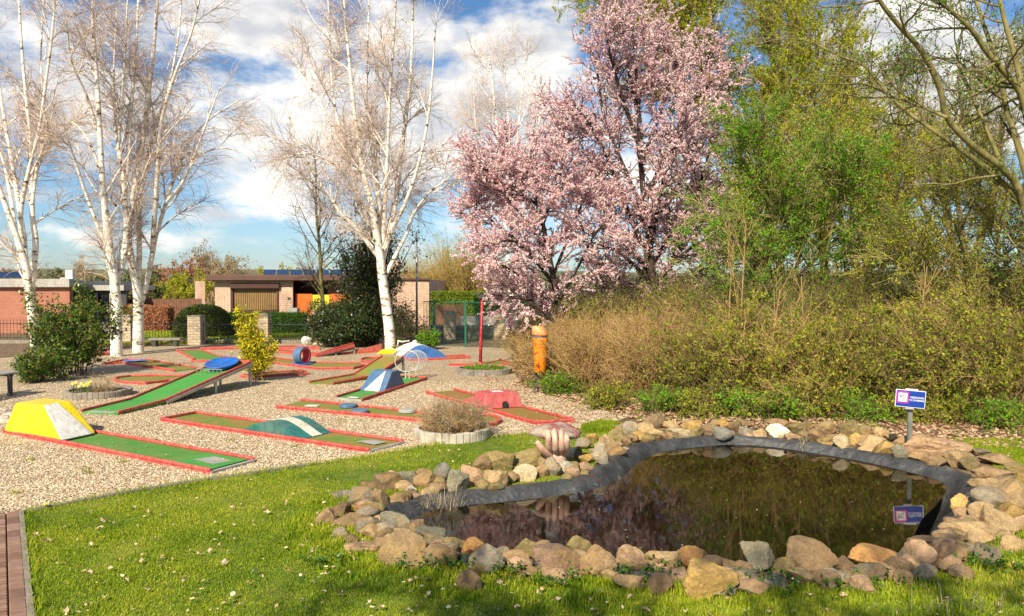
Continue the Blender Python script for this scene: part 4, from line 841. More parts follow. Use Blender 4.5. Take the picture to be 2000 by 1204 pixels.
# ------------------------------------------------------------------ hand sculpture carrying a flat stone
def skin(name, chains, mt, parent, sub=2):
    """chains: lists of (point, radius); all start from shared vertex 0 of the first chain when index given"""
    vs = []; es = []; rs = []
    for par, ch in chains:
        prev = par
        for p_, r_ in ch:
            vs.append(tuple(np.array(p_) - ORG[parent.name])); rs.append(r_)
            if prev is not None: es.append((prev, len(vs) - 1))
            prev = len(vs) - 1
    me = bpy.data.meshes.new(name); me.from_pydata(vs, es, []); o = bpy.data.objects.new(name, me); col.objects.link(o); o.parent = parent
    sk = o.modifiers.new('skin', 'SKIN'); sk.use_smooth_shade = True
    for i, d in enumerate(me.skin_vertices[0].data): d.radius = (rs[i], rs[i]); d.use_root = (i == 0)
    o.modifiers.new('sub', 'SUBSURF').levels = sub; o.modifiers['sub'].render_levels = sub; me.materials.append(mt); return o
M['handskin'] = basic('pink painted concrete', [(.40, .22, .15), (.62, .38, .28), (.72, .52, .4)], 14, .75, .4, 60)
hd = thing('hand_sculpture', 'pinkish hand sculpture reaching up from the rocks to hold a flat stone', 'sculpture', P(1092, 925, 8.45) * np.array((1, 1, 0)))
D0 = 8.4
ch = [(None, [(P(1094, 930, D0), .085), (P(1092, 908, D0), .07), (P(1088, 893, D0), .075)])]     # forearm and wrist, palm = index 2
palm = [(P(1070, 886, D0 - .02), .045), (P(1083, 884, D0 - .03), .05), (P(1094, 884, D0 - .03), .05), (P(1105, 886, D0), .045)]
skin('forearm', ch + [(2, [palm[0]]), (2, [palm[1]]), (2, [palm[2]]), (2, [palm[3]])], M['handskin'], hd)
for (x, top, bt) in ((1072, 841, 872), (1085, 838, 876), (1098, 841, 876), (1108, 850, 872)):
    skin('finger', [(None, [(P(x + (1090 - x) * .25, 888, D0), .038), (P(x, bt, D0 - .15), .039), (P(x - 1, bt - 11, D0 - .20), .036), (P(x - 1, (top + bt) / 2 - 2, D0 - .21), .033), (P(x - 2, top + 4, D0 - .18), .031), (P(x - 2, top, D0 - .15), .022)])], M['handskin'], hd)
skin('thumb', [(None, [(P(1080, 892, D0), .05), (P(1067, 886, D0 - .1), .046), (P(1057, 876, D0 - .17), .04), (P(1051, 867, D0 - .18), .034), (P(1048, 861, D0 - .16), .024)])], M['handskin'], hd)
v_, f_ = rock_shape((.60, .44, .165), .2, .10, ICO4)
v_[:, 2] += .03 - .25 * v_[:, 0] ** 2
cp = P(1085, 849, D0 + .03); o = np_obj('flat_stone', v_ + cp, f_, None if False else M['stone'], smooth=True, origin=cp); o.color = (.40, .24, .23, 1)
m, tt, bb = newmat('mottled red and grey stone'); p = pos_n(tt)
cc2 = ramp(tt, noise_n(tt, p, 6, 7, .7), [(.33, .11, .10), (.42, .2, .17), (.42, .36, .27), (.52, .45, .35)], [.4, .47, .52, .66]); tt.links.new(cc2, bb.inputs['Base Color']); bb.inputs['Roughness'].default_value = .8; bump(tt, bb, noise_n(tt, p, 25, 8, .7), .9, .03); M['capstone'] = m
o.data.materials.clear(); o.data.materials.append(m); tag(o, 'broad flat red and grey mottled stone held up by the hand sculpture', 'stone')

# ------------------------------------------------------------------ houses, fences and hills behind
def wallbox(mb, p, q, z0, z1_, th):   # wall standing on the line p-q
    p = np.array((p[0], p[1], 0.)); q = np.array((q[0], q[1], 0.)); d = q - p; d /= np.linalg.norm(d); s_ = np.array((-d[1], d[0], 0)) * th
    mb.hexa([p + UP * z0, q + UP * z0, q + s_ + UP * z0, p + s_ + UP * z0], [p + UP * z1_, q + UP * z1_, q + s_ + UP * z1_, p + s_ + UP * z1_])
def X_(px, d): return (px - CX) / F * d
def g2(px, d): return np.array((X_(px, d), d, 0.))
c0 = np.array((X_(420, 34), 34., 0)); 
hs_ = thing('bungalow', 'low cream brick bungalow with a flat brown roof and a big shuttered window', 'house', c0)
fl = np.array((1., .12, 0)); fl /= np.linalg.norm(fl); dl = np.array((-.28, 1., 0)); dl /= np.linalg.norm(dl)
c1 = c0 + fl * 3.35; cEnd = np.array((X_(838, 38.5), 38.5, 0)); HZ = 2.22
b_ = MB(); wallbox(b_, c0, c0 + fl * .72, 0, HZ, .25); wallbox(b_, c0 + fl * .72, c0 + fl * 2.68, 0, .86, .25); wallbox(b_, c0 + fl * 2.68, c1, 0, HZ, .25); wallbox(b_, c0 + fl * .72, c0 + fl * 2.68, 2.06, HZ, .25)
lw0 = c0 + dl * .6; 
wallbox(b_, c0 + dl * 6, c0 + dl * 2.2, 0, HZ, .25); wallbox(b_, c0 + dl * .25, c0, 0, HZ, .25) if False else None
q = c0 + dl * 6; 
b_.build('wall', M['housebrick'], hs_)
b_ = MB(); wallbox(b_, c0 + dl * 2.2 + (.12, 0, 0), c0 + (.06, 0.2, 0), .0, HZ - .05, .1); b_.build('side_window', M['frame_brown'], hs_)
b_ = MB(); wl = np.array((X_(381, 39), 39., 0)); wallbox(b_, wl, wl + np.array((1.2, -2.2, 0)) * .75, 0, HZ, .25); b_.build('wall', M['housebrick'], hs_)
wn_ = MB(); wallbox(wn_, c0 + fl * .74 + dl * .06, c0 + fl * 2.66 + dl * .06, .90, 2.06, .05); win = wn_.build('shutter', M['shutter'], hs_)
b_ = MB()
for i in range(1, 24): q = c0 + fl * (.74 + 1.92 * i / 24) + dl * .052; b_.box((q[0], q[1], 1.43), (.018, .02, 1.04))
b_.build('shutter_rib', M['frame_brown'], win)
b_ = MB(); 
for a_, e_, z0, z1_ in ((.66, .76, .86, 2.06), (2.64, 2.74, .86, 2.06), (.66, 2.74, .82, .92)): wallbox(b_, c0 + fl * a_ - dl * .03, c0 + fl * e_ - dl * .03, z0, z1_, .1)
b_.build('window_frame', M['frame_brown'], hs_)
b_ = MB(); wallbox(b_, c0 + fl * .64 - dl * .16, c0 + fl * 2.76 - dl * .16, 1.86, 2.10, .18); b_.build('shutter_case', M['frame_brown'], hs_, bevel=.02)
b_ = MB(); q = c0 - dl * .35 - fl * .35; rr2 = c0 + fl * 6.6 - dl * .35; s2 = c0 - fl * .7 + dl * 6.5; s3 = c0 + fl * 6.6 + dl * 6.5
b_.hexa([v + UP * (HZ + .0) for v in (q, rr2, s3, s2)], [v + UP * (HZ + .25) for v in (q, rr2, s3, s2)]); roof = b_.build('roof', M['fascia'], hs_, bevel=.02)
b_ = MB(); 
for i in range(7):
    q = c0 + fl * (2.0 + i * .62) + dl * 2.0; b_.hexa([q + UP * 2.5, q + fl * .56 + UP * 2.5, q + fl * .56 + dl * .9 + UP * 2.74, q + dl * .9 + UP * 2.74], [q + UP * 2.53, q + fl * .56 + UP * 2.53, q + fl * .56 + dl * .9 + UP * 2.77, q + dl * .9 + UP * 2.77])
b_.build('solar_panel', M['solar'], roof)
b_ = MB(); wallbox(b_, c1 + dl * 2.6, c0 + fl * 7.5 + dl * 2.6, 0, HZ, .2); b_.build('porch_wall', M['frame_brown'], hs_)
b_ = MB(); wallbox(b_, c1 + dl * .3 + fl * .12, c1 + dl * .3 + fl * .85, .25, 1.62, .06); dr2 = b_.build('door', M['orangedoor'], hs_)
b_ = MB(); q = c1 + dl * .28 + fl * .2; b_.box((q[0], q[1], .95), (.03, .04, .16)); b_.build('handle', M['metal'], dr2)
b_ = MB(); wallbox(b_, c1 + dl * .32 + fl * .87, c1 + dl * .32 + fl * 1.62, .9, 1.58, .05); b_.build('panel', M['yellowpanel'], hs_)
b_ = MB(); wallbox(b_, c1 + dl * .32 + fl * 1.64, c1 + dl * .32 + fl * 2.7, .5, 1.62, .06); b_.build('panel', M['orangedoor'], hs_)
b_ = MB(); wallbox(b_, c1 + dl * .3 + fl * .86, c1 + dl * .3 + fl * 2.5, .3, .88, .1); b_.build('low_wall', M['housebrick'], hs_)
b_ = MB(); wallbox(b_, (X_(640, 37), 37), (X_(838, 38), 38), 0, 2.28, .3); wallbox(b_, (X_(838, 38), 38), (X_(838, 38) + .3, 44), 0, 2.28, .3); b_.build('wall', M['housebrick'], hs_)
b_ = MB(); wallbox(b_, (X_(640, 36.9) - .1, 36.9), (X_(838, 37.9) + .1, 37.9), 2.285, 2.36, .5); b_.build('roof_edge', M['fascia'], hs_)
b_ = MB(); q = np.array((X_(768, 39), 39, 0)); b_.box((q[0], q[1], 2.7), (.62, .5, 1.1)); b_.build('chimney', M['housebrick'], hs_)
b_ = MB(); q = c1 - fl * .12 - dl * .02; b_.box((q[0] - .05, q[1], 1.42), (.12, .02, .09)); b_.build('number_plate', M['dark'], hs_)
# left house
g0 = np.array((X_(-60, 33), 33., 0)); t_ = thing('house', 'red brick house with grey flat roof edge and a dark glazed bay at far left', 'house', g0)
b_ = MB(); wallbox(b_, (X_(-220, 32), 32), (X_(136, 32.5), 32.5), 0, 1.93, .3); b_.build('wall', M['redbrick'], t_)
b_ = MB(); wallbox(b_, (X_(-225, 31.9), 31.8), (X_(138, 32.4), 32.3), 1.935, 2.28, .5); wallbox(b_, (X_(-225, 31.9), 32.35), (X_(140, 32.4), 32.85), 1.94, 2.2, 6); b_.build('roof', M['fasciagrey'], t_)
b_ = MB(); wallbox(b_, (X_(134, 34), 34), (X_(242, 34), 34), 1.78, 2.02, 3); b_.build('roof', M['fasciagrey'], t_)
b_ = MB(); wallbox(b_, (X_(134, 33.9), 34.2), (X_(240, 33.9), 34.2), .35, 1.775, .15); gl = b_.build('glazed_front', M['dark'], t_)
for x0, x1 in ((187, 208), (212, 222), (140, 176)):
    b_ = MB(); wallbox(b_, (X_(x0, 34), 34.17), (X_(x1, 34), 34.17), .55, 1.62, .02); b_.build('pane', M['glassdark'], gl)
    b_ = MB(); wallbox(b_, (X_(x0 - 2, 34), 34.15), (X_(x0, 34), 34.15), .5, 1.68, .04); b_.build('frame', M['greymetal'], gl)
b_ = MB(); wallbox(b_, (X_(134, 33.9), 34), (X_(240, 33.9), 34), 0, .36, .3); b_.build('plinth', M['concrete'], t_)
b_ = MB(); q = (X_(138, 33), 33, 2.46); b_.box(q, (.32, .22, .42)); b_.build('air_unit', M['white'], t_, bevel=.02)
b_ = MB(); q = (X_(122, 33), 33.4, 2.3); b_.box(q, (.45, .4, .1)); b_.build('roof_light', M['fasciagrey'], t_, bevel=.02)
for x0 in (-30, -12, 6, 24):
    b_ = MB(); a_ = np.array((X_(x0, 35), 35, 2.33)); b_.hexa([a_, a_ + (.38, 0, 0), a_ + (.38, .6, .28), a_ + (0, .6, .28)], [a_ + UP * .03, a_ + (.38, 0, .03), a_ + (.38, .6, .31), a_ + (0, .6, .31)]); b_.build('solar_panel', M['solar'], t_)
# satellite-like white dome on the roof
# wooden fence
f0, f1 = np.array((X_(243, 36), 36, 0)), np.array((X_(394, 36), 36, 0)); b_ = MB(); n_ = 46
for i in range(n_): q = lerp(f0, f1, (i + .5) / n_); b_.box((q[0], q[1], .69), (.068, .02, 1.36 + .02 * R.random()))
b_.bar(f0 + UP * 1.1 + (0, .03, 0), f1 + UP * 1.1 + (0, .03, 0), .03, .08)
tag(b_.build('board_fence', M['woodfence']), 'brown vertical board fence between the two houses', 'fence')
# brick pillars and iron fence
pil = [(248, 26.5, 'brick pillar between the two trunks of the double birch'), (383, 26.0, 'pale brick pillar right of the round clipped hedge'), (514, 26.0, 'brick pillar with rounded cap just right of the golden conifer'), (624, 26.0, 'brick pillar half hidden by the dark evergreen')]
prev = None
for x, d, lb in pil + [(879, 28.5, 'left one of the two brick pillars behind the green mesh fence'), (976, 28.5, 'right one of the two brick pillars behind the green mesh fence')]:
    q = np.array((X_(x, d), d, 0)); t_ = thing('brick_pillar', lb, 'pillar', q, 'brick pillars of the iron fence')
    b_ = MB(); b_.box((q[0], q[1], .47), (.44, .44, .94)); b_.build('shaft', M['pillar'], t_, bevel=.012)
    b_ = MB(); b_.box((q[0], q[1], .965), (.47, .47, .05)); 
    if x in (514, 879): b_.lathe((q[0], q[1], .99), [(.19, 0), (.17, .05), (.08, .08), (0, .085)], 12)
    b_.build('cap', M['concrete'], t_, bevel=.012)
def railing(p, q, label, h=.78, step=.115):
    m_ = MB(); L = np.linalg.norm(q - p); n = int(L / step)
    for i in range(1, n): a_ = lerp(p, q, i / n); m_.tube([a_ + UP * .12, a_ + UP * (h + .06 * math.sin(math.pi * i / n * 1.0))], .008, 4)
    m_.bar(p + UP * .2, q + UP * .2, .02, .025); m_.bar(p + UP * (h - .1), q + UP * (h - .1), .02, .025); o = m_.build('iron_railing', M['iron']); tag(o, label, 'railing', 'black iron railings between the brick pillars')
pp = [np.array((X_(x, d), d, 0)) for x, d, _ in pil]
railing(np.array((X_(-80, 26.5), 26.5, 0)), np.array((X_(178, 26.5), 26.5, 0)), 'iron railing in front of the red brick house, left of the birches')
railing(np.array((X_(178, 26.5), 26.5, 0)), pp[0], 'short iron railing panel left of the double birch')
railing(pp[0], pp[1], 'iron railing between the double birch and the round clipped hedge'); railing(pp[1], pp[2], 'iron railing behind the golden conifer'); railing(pp[2], pp[3], 'iron railing beside the white garden stone')
# low wall kerb under the railings
b_ = MB(); b_.box((X_(300, 26.5), 26.55, .06), (15.5, .2, .12)); b_.box((X_(950, 29), 29, .25), (4.2, .25, .5)); tag(b_.build('low_wall', M['concrete']), 'low concrete kerb wall carrying the iron railing', 'low wall')
# green mesh fence
gp = [(848, 25.2), (909, 24.8), (988, 23.4), (1072, 22.2)]; t_ = thing('mesh_fence', 'tall green wire mesh fence at the back right of the gravel', 'fence', (X_(848, 25.2), 25.2, 0))
gq = [np.array((X_(x, d), d, 0)) for x, d in gp]
for i, q in enumerate(gq): b_ = MB(); b_.box((q[0], q[1], .74), (.06 if i else .09, .06, 1.5)); b_.build('post', M['greenpaint'], t_)
for i in range(3):
    b_ = MB(); p0, p1 = gq[i], gq[i + 1]; L = np.linalg.norm(p1 - p0); n = int(L / .06)
    for k in range(n): a_ = lerp(p0, p1, (k + .5) / n); b_.tube([a_ + UP * .04, a_ + UP * 1.46], .0014, 3, False)
    for z in (.08, .28, .48, .68, .88, 1.08, 1.28, 1.44): b_.bar(p0 + UP * z, p1 + UP * z, .006, .006)
    b_.bar(p0 + UP * 1.47, p1 + UP * 1.47, .03, .03); b_.build('mesh_panel', M['greenpaint'], t_)
b_ = MB(); q0, q1 = np.array((X_(826, 25.2), 25.4, 0)), gq[0]
b_.bar(q0 + UP * 1.47, q1 + UP * 1.47, .03, .03)
for k in range(8): a_ = lerp(q0, q1, k / 8); b_.tube([a_, a_ + UP * 1.46], .006, 4, False)
b_.build('mesh_panel', M['greenpaint'], t_)
# flagpole
q = np.array((X_(814, 27), 27, 0)); tp_ = P(813, 452, 27); b_ = MB(); b_.tube([q, (q[0], q[1], tp_[2])], [.045, .03], 10); t_ = thing('pole', 'thin grey green pole rising beside the end of the bungalow', 'pole', q); b_.build('shaft', M['metal'], t_, smooth=True)
b_ = MB(); b_.lathe((q[0], q[1], 0), [(.09, 0), (.09, .15), (.05, .2)], 12); b_.build('foot', M['dark'], t_)
# wooden gate and hedge-side things behind the mesh fence
b_ = MB()
for i in range(14): b_.box((X_(852 + i * 4.1, 33), 33, .6), (.08, .02, 1.15))
b_.bar((X_(850, 33), 33.03, .9), (X_(908, 33), 33.03, .9), .03, .08); b_.bar((X_(850, 33), 33.03, .3), (X_(908, 33), 33.03, .3), .03, .08)
tag(b_.build('wooden_gate', M['woodfence']), 'brown wooden gate seen through the green mesh fence', 'gate')
b_ = MB(); b_.box((X_(960, 31), 31, .38), (2.6, .08, .76)); tag(b_.build('garden_wall', M['fasciagrey']), 'light grey garden wall seen through the green mesh fence', 'garden wall')
# white garden stones, bench, small bits
for (x, y, s_, lb) in ((497, 688, .42, 'white lump of rock beside the golden conifer'), (599, 672, .4, 'white garden stone standing by the iron railing'), (100, 0, 0, '')):
    if not s_: continue
    d = 20 if x < 500 else 25; cc3 = P(x, y - 5, d); v_, f_ = rock_shape((s_, s_ * .7, s_ * .9), 1., .15, ICO3); o = np_obj('rock', v_ + (cc3[0], cc3[1], s_ * .42), f_, M['white'], smooth=True, origin=(cc3[0], cc3[1], .0)); tag(o, lb, 'rock')
def bench(c, rz, label, w=1.5):
    t_ = thing('park_bench', label, 'bench', c); co, si = math.cos(rz), math.sin(rz)
    def W(x, y, z): return np.array((c[0] + x * co - y * si, c[1] + x * si + y * co, z))
    b_ = MB()
    for i in range(4): b_.bar(W(-w / 2, -.2 + i * .13, .43), W(w / 2, -.2 + i * .13, .43), .11, .03)
    b_.build('seat', M['greymetal'], t_, bevel=.006); b_ = MB()
    for i in range(3): b_.bar(W(-w / 2, .26 + i * .03, .55 + i * .12), W(w / 2, .26 + i * .03, .55 + i * .12), .03, .1)
    b_.build('backrest', M['greymetal'], t_, bevel=.006)
    for s in (-.42, .42):
        b_ = MB(); b_.bar(W(s * w, -.15, 0), W(s * w, -.15, .41), .06, .06); b_.bar(W(s * w, .2, 0), W(s * w, .33, .84), .06, .06); b_.bar(W(s * w, -.2, .39), W(s * w, .25, .39), .05, .05); b_.build('leg', M['dark'], t_)
bench(gz((-72, 790)) + np.array((0, .3, 0)), math.radians(86), 'grey slatted bench cut off by the left picture edge', 1.5)
t_ = thing('low_bench', 'low dark backless bench in front of the iron railing near the birches', 'bench', g2(322, 25.2)); b_ = MB(); q = g2(322, 25.2); b_.box(q + UP * .24, (1.0, .34, .07), .15); b_.build('seat', M['concrete'], t_, bevel=.01)
for s_ in (-.32, .32): b_ = MB(); b_.box(q + UP * .1 + (s_, s_ * .15, 0), (.12, .28, .2), .15); b_.build('leg', M['dark'], t_)
for k, (x, y, s_) in enumerate(((6, 806, .26), (20, 812, .22), (14, 822, .2), (2, 820, .24))):
    q = gz((x, y + 6)); v_, f_ = rock_shape((s_, s_ * .8, s_ * .5), 1, .1, ICO3); c3 = q + np.array((0, 0, s_ * .2)); o = np_obj('stone', v_ + c3, f_, M['stone'], smooth=True, origin=c3); o.color = (.6, .56, .5, 1)
    tag(o, ['pale stone at the left edge, highest of the four behind the yellow block', 'pale stone, rightmost of four behind the yellow block', 'smallest pale stone of four behind the yellow block', 'pale stone lowest against the left edge behind the yellow block'][k], 'stone')
# far hills
hv = []; hf = []; nx, ny = 160, 8
for j in range(ny + 1):
    for i in range(nx + 1):
        an_ = math.radians(-50 + 100 * i / nx); dd_ = 420 + 1100 * (j / ny); x, y = dd_ * math.sin(an_), dd_ * math.cos(an_)
        u = j / ny; base = 24 + 6 * noise.noise(Vector((an_ * 6, 0, 3))) + 7 * math.exp(-((an_ + .40) / .10) ** 2)
        z = base * (u ** .9) * 1.12 + 4 * noise.noise(Vector((x * .012, y * .012, 0))) * u + 2.0 * noise.noise(Vector((x * .06, y * .06, 1))) * u
        hv.append((x, y, z - 1.5 * (j == 0)))
for j in range(ny):
    for i in range(nx): a_ = j * (nx + 1) + i; hf.append((a_, a_ + 1, a_ + nx + 2, a_ + nx + 1))
o = np_obj('hills', hv, np.array(hf), M['hillwood'], smooth=True); tag(o, kind='structure')

# ------------------------------------------------------------------ trees
def tree(name, label, cat_, base, spec, lv, mats, leaf=None, group=None, K=22, extra=None):
    """lv: list of kids() argument tuples; the first `solid` levels belong to the trunk mesh"""
    t_ = thing(name, label, cat_, (base[0], base[1], 0), group)
    PP, RR = stems(spec, K); trunk = [tubes(PP, RR, 9)]; tw = []; levels = [(PP, RR)]; cur = (PP, RR)
    for i, a_ in enumerate(lv):
        src = cur if not a_.get('src') else tuple(np.vstack([levels[k][q_] if levels[k][0].shape[1] == levels[-1][0].shape[1] else levels[k][q_] for k in a_['src']]) for q_ in (0, 1))
        kw = {k: v for k, v in a_.items() if k not in ('src', 'mesh')}
        cur = kids(src[0], src[1], **kw); levels.append(cur)
        (trunk if a_.get('mesh') == 'trunk' else tw).append(tubes(cur[0], cur[1], 5 if a_.get('mesh') == 'trunk' else 3))
    v, f = cat(trunk); np_obj('trunk', v, f, mats[0], t_, smooth=True)
    if tw: v, f = cat(tw); np_obj('twigs', v, f, mats[1], t_, smooth=False)
    if leaf:
        vs = []; fs = []; rn_ = []; o_ = 0
        for lvl, kw in leaf:
            v, f, r_ = leaves(levels[lvl][0], **kw); vs.append(v); fs.append(f + o_); rn_.append(r_); o_ += len(v)
        np_obj('crown', np.vstack(vs), np.vstack(fs), mats[2], t_, rnd=np.concatenate(rn_))
    return t_, levels
def birch(label, base, spec, n1=110, n2=1500, n3=9000, sc_=1., group='birches with white bark'):
    lv = [dict(n=int(n1 * .62), t0=.25, t1=.98, ang=(22, 50), L=(1.1 * sc_, 2.6 * sc_), k=12, up=.02, jit=.07, r0=.032, r1=.010, fade=.55, rr=.55, mesh='trunk'),
          dict(n=int(n2 * .55), t0=.12, t1=1., ang=(25, 60), L=(.5 * sc_, 1.3 * sc_), k=8, up=-.005, jit=.11, r0=.010, r1=.0045, fade=.4),
          dict(n=int(n3 * .5), t0=.05, t1=1., ang=(20, 60), L=(.35 * sc_, .85 * sc_), k=6, up=-.07, jit=.13, r0=.0045, r1=.0025, fade=.3)]
    return tree('birch_tree', label, 'birch tree', base, spec, lv, [M['birch'], M['birchtwig']], group=group)
S_ = px_stem
# left edge birch
d = 21.5
birch('white barked birch at the left edge behind the glossy shrub', G(72, 698), [S_([(74, 700), (66, 640), (60, 590), (50, 520), (28, 450), (5, 385), (-25, 300), (-60, 180)], d, d - 1, .15, .028), S_([(62, 590), (62, 540), (70, 480), (63, 420), (62, 350), (60, 280), (50, 180), (40, 60), (35, -60)], d, d + .6, .10, .025),
    S_([(50, 520), (45, 460), (35, 390), (22, 310), (8, 230), (-5, 130), (-10, 0)], d, d + 1.4, .09, .02), S_([(45, 480), (40, 430), (50, 360), (75, 260), (90, 160), (105, 40), (110, -60)], d, d - 1.6, .07, .02), S_([(30, 450), (20, 380), (2, 300), (-25, 230)], d, d + 1, .06, .02), S_([(62, 400), (72, 330), (85, 240), (80, 120), (85, 0)], d, d + 1.5, .05, .02)], n1=75, n2=1100, n3=7500)
d = 21.6
birch('slimmer left trunk of the pair of birches, forking above head height', G(228, 697), [S_([(228, 698), (227, 650), (228, 600), (224, 560), (222, 530), (213, 480), (206, 420), (200, 350), (195, 260), (190, 160), (182, 60), (178, -60)], d, d - .6, .165, .028),
    S_([(222, 540), (205, 480), (185, 425), (163, 365), (142, 300), (128, 255)], d, d - 1.4, .065, .02), S_([(226, 560), (240, 510), (247, 450), (244, 380), (250, 300), (257, 200), (266, 90), (272, -50)], d, d + .9, .10, .025), S_([(244, 390), (238, 330), (225, 250), (222, 150), (228, 20)], d, d + 1.6, .06, .02),
    S_([(200, 350), (180, 290), (155, 250), (120, 230), (100, 235)], d, d + 1.5, .045, .012), S_([(195, 270), (170, 190), (140, 120), (130, 40)], d, d - 1.8, .05, .015)], n1=75, n2=1000, n3=7000)
d = 22.8
birch('right trunk of the pair of birches with wide spreading limbs', G(270, 692), [S_([(270, 692), (270, 640), (270, 590), (266, 550), (256, 510), (250, 460), (262, 380), (275, 300), (285, 220), (298, 120), (308, 0), (312, -60)], d, d - .5, .165, .028),
    S_([(272, 600), (285, 560), (297, 500), (305, 460), (325, 395), (345, 335), (375, 270), (420, 225), (470, 195)], d, d + 1.2, .09, .018), S_([(268, 560), (272, 500), (272, 430), (278, 360), (300, 260), (330, 170), (350, 60), (355, -40)], d, d + 1.8, .09, .02), S_([(298, 490), (302, 420), (308, 330), (315, 240), (340, 150), (372, 70), (390, 0)], d, d - 1.6, .08, .02),
    S_([(345, 335), (385, 305), (430, 290), (475, 300), (500, 330)], d + .6, d + 1, .04, .01), S_([(250, 460), (240, 380), (232, 300), (238, 200), (245, 100), (250, -20)], d, d - 1.9, .06, .02), S_([(325, 395), (360, 350), (400, 250), (430, 170)], d, d - 1, .05, .015)], n1=95, n2=1300, n3=9500)
d = 22.7
birch('big single birch standing in the middle beside the yellow block', G(762, 693), [S_([(763, 694), (760, 640), (752, 580), (745, 530), (742, 495), (735, 460), (728, 410), (712, 350), (700, 280), (690, 200), (680, 100), (670, -20)], d, d - .5, .17, .028),
    S_([(742, 500), (742, 440), (738, 370), (728, 300), (716, 210), (718, 100), (722, -30)], d, d + .9, .09, .025), S_([(745, 510), (758, 460), (771, 400), (780, 330), (790, 250), (800, 170), (806, 60), (806, -30)], d, d + .6, .11, .025),
    S_([(738, 500), (715, 470), (690, 440), (668, 420), (645, 385), (615, 340), (580, 270), (555, 200)], d, d - 1.2, .08, .018), S_([(750, 545), (772, 500), (795, 455), (806, 420), (840, 375), (880, 345), (905, 310)], d, d + 1.2, .07, .015), S_([(757, 465), (790, 400), (815, 330), (835, 240), (845, 140), (850, 60)], d, d - 1.4, .07, .018),
    S_([(735, 460), (705, 400), (680, 320), (640, 230), (600, 160), (570, 110)], d, d + 1.8, .065, .016), S_([(748, 480), (752, 400), (757, 300), (762, 180), (770, 60), (775, -30)], d, d - 1.9, .07, .02), S_([(712, 350), (670, 270), (650, 180), (645, 80), (640, -10)], d, d + .5, .05, .015), S_([(728, 420), (690, 370), (650, 320), (600, 300), (550, 310)], d, d - 2, .045, .012)], n1=140, n2=2200, n3=15000)
d = 40
birch('distant thin birches showing behind the left of the pink tree', (X_(990, d), d), [S_([(1000, 600), (990, 480), (978, 330), (968, 220), (955, 110)], d, d, .14, .03), S_([(1010, 600), (1005, 450), (1008, 300), (1020, 180), (1030, 110)], d, d + 1, .10, .025), S_([(985, 450), (1000, 330), (990, 200), (985, 120)], d, d + 1, .07, .02), S_([(980, 400), (950, 330), (930, 250), (925, 160)], d, d, .07, .02), S_([(1006, 400), (1040, 300), (1060, 200), (1065, 130)], d, d, .07, .02)], n1=70, n2=900, n3=6000, sc_=1.5, group=None)
# slim bare tree before the bungalow
d = 27.5
tree('bare_tree', 'slim bare young tree with mossy trunk in front of the orange door', 'bare tree', (X_(632, d), d), [S_([(636, 665), (632, 610), (628, 560), (624, 480), (618, 420), (617, 350), (615, 300)], d, d, .09, .02)],
    [dict(n=26, t0=.22, t1=.98, ang=(40, 75), L=(1.6, 3.0), k=12, up=.09, jit=.05, r0=.025, r1=.006, fade=.6, mesh='trunk'), dict(n=260, t0=.15, t1=1, ang=(30, 55), L=(.5, 1.2), k=7, up=.02, jit=.1, r0=.008, r1=.004), dict(n=900, t0=.1, t1=1, ang=(30, 55), L=(.2, .6), k=5, up=-.01, jit=.1, r0=.005, r1=.003)], [M['barkgreen'], M['bark']])
# pink blossom trees
d = 18.0
BS = dict(n=600, t0=.12, t1=1., ang=(30, 75), L=(.6, 1.45), k=8, up=.03, jit=.12, r0=.014, r1=.006, fade=.3, mesh='trunk')
spec = [S_([(1282, 700), (1280, 620), (1274, 540), (1268, 470), (1258, 390), (1250, 300), (1246, 200), (1240, 110), (1232, 50)], d, d, .12, .02)]
for pl, dd2 in (([(1274, 520), (1230, 420), (1190, 320), (1150, 240), (1105, 190)], -1.2), ([(1262, 430), (1220, 330), (1180, 230), (1165, 130), (1150, 90)], .8), ([(1258, 400), (1300, 300), (1340, 220), (1370, 176), (1392, 178)], -1), ([(1252, 320), (1290, 220), (1320, 130), (1340, 70)], 1), ([(1250, 290), (1215, 190), (1190, 100), (1180, 40)], -1),
                ([(1274, 520), (1320, 440), (1360, 395), (1400, 380)], .9), ([(1278, 560), (1330, 500), (1380, 470), (1430, 470)], -1.3), ([(1266, 460), (1330, 350), (1362, 290), (1390, 258)], 1.5), ([(1276, 540), (1220, 470), (1170, 400), (1110, 350), (1060, 330)], 1.), ([(1246, 200), (1280, 120), (1285, 50)], 1.2), ([(1270, 490), (1290, 380), (1310, 300), (1340, 250)], -1.6),
                ([(1278, 560), (1230, 510), (1180, 480), (1130, 470)], -1.5), ([(1280, 590), (1340, 540), (1400, 520), (1440, 500)], .6), ([(1276, 560), (1340, 460), (1375, 330), (1400, 270)], .2), ([(1282, 600), (1240, 560), (1190, 540), (1150, 520)], .9), ([(1250, 240), (1230, 150), (1215, 60), (1220, 20)], .4), ([(1340, 220), (1370, 150), (1385, 110)], -.6), ([(1180, 260), (1120, 250), (1075, 260)], -.3)):
    spec.append(S_([(x, y) for x, y in pl], d, d + dd2, .055, .012))
tree('blossom_tree', 'tall pink blossoming plum tree with a dark trunk behind the hedge', 'blossom tree', (X_(1282, d), d), spec, [BS, dict(n=4600, t0=.1, t1=1, ang=(25, 65), L=(.25, .65), k=6, up=.02, jit=.12, r0=.006, r1=.004, fade=.3)], [M['darkbark'], M['darkbark'], M['blossom']],
    leaf=[(2, dict(n=215000, size=(.011, .024), off=.013, t0=.0, asp=.8, clump=.8)), (1, dict(n=14000, size=(.012, .024), off=.03, t0=.4, asp=.8))], group='pink plum trees')
d = 16.8
spec = [S_([(1100, 705), (1095, 620), (1080, 540), (1065, 460), (1050, 390), (1040, 330), (1035, 295)], d, d, .09, .015)]
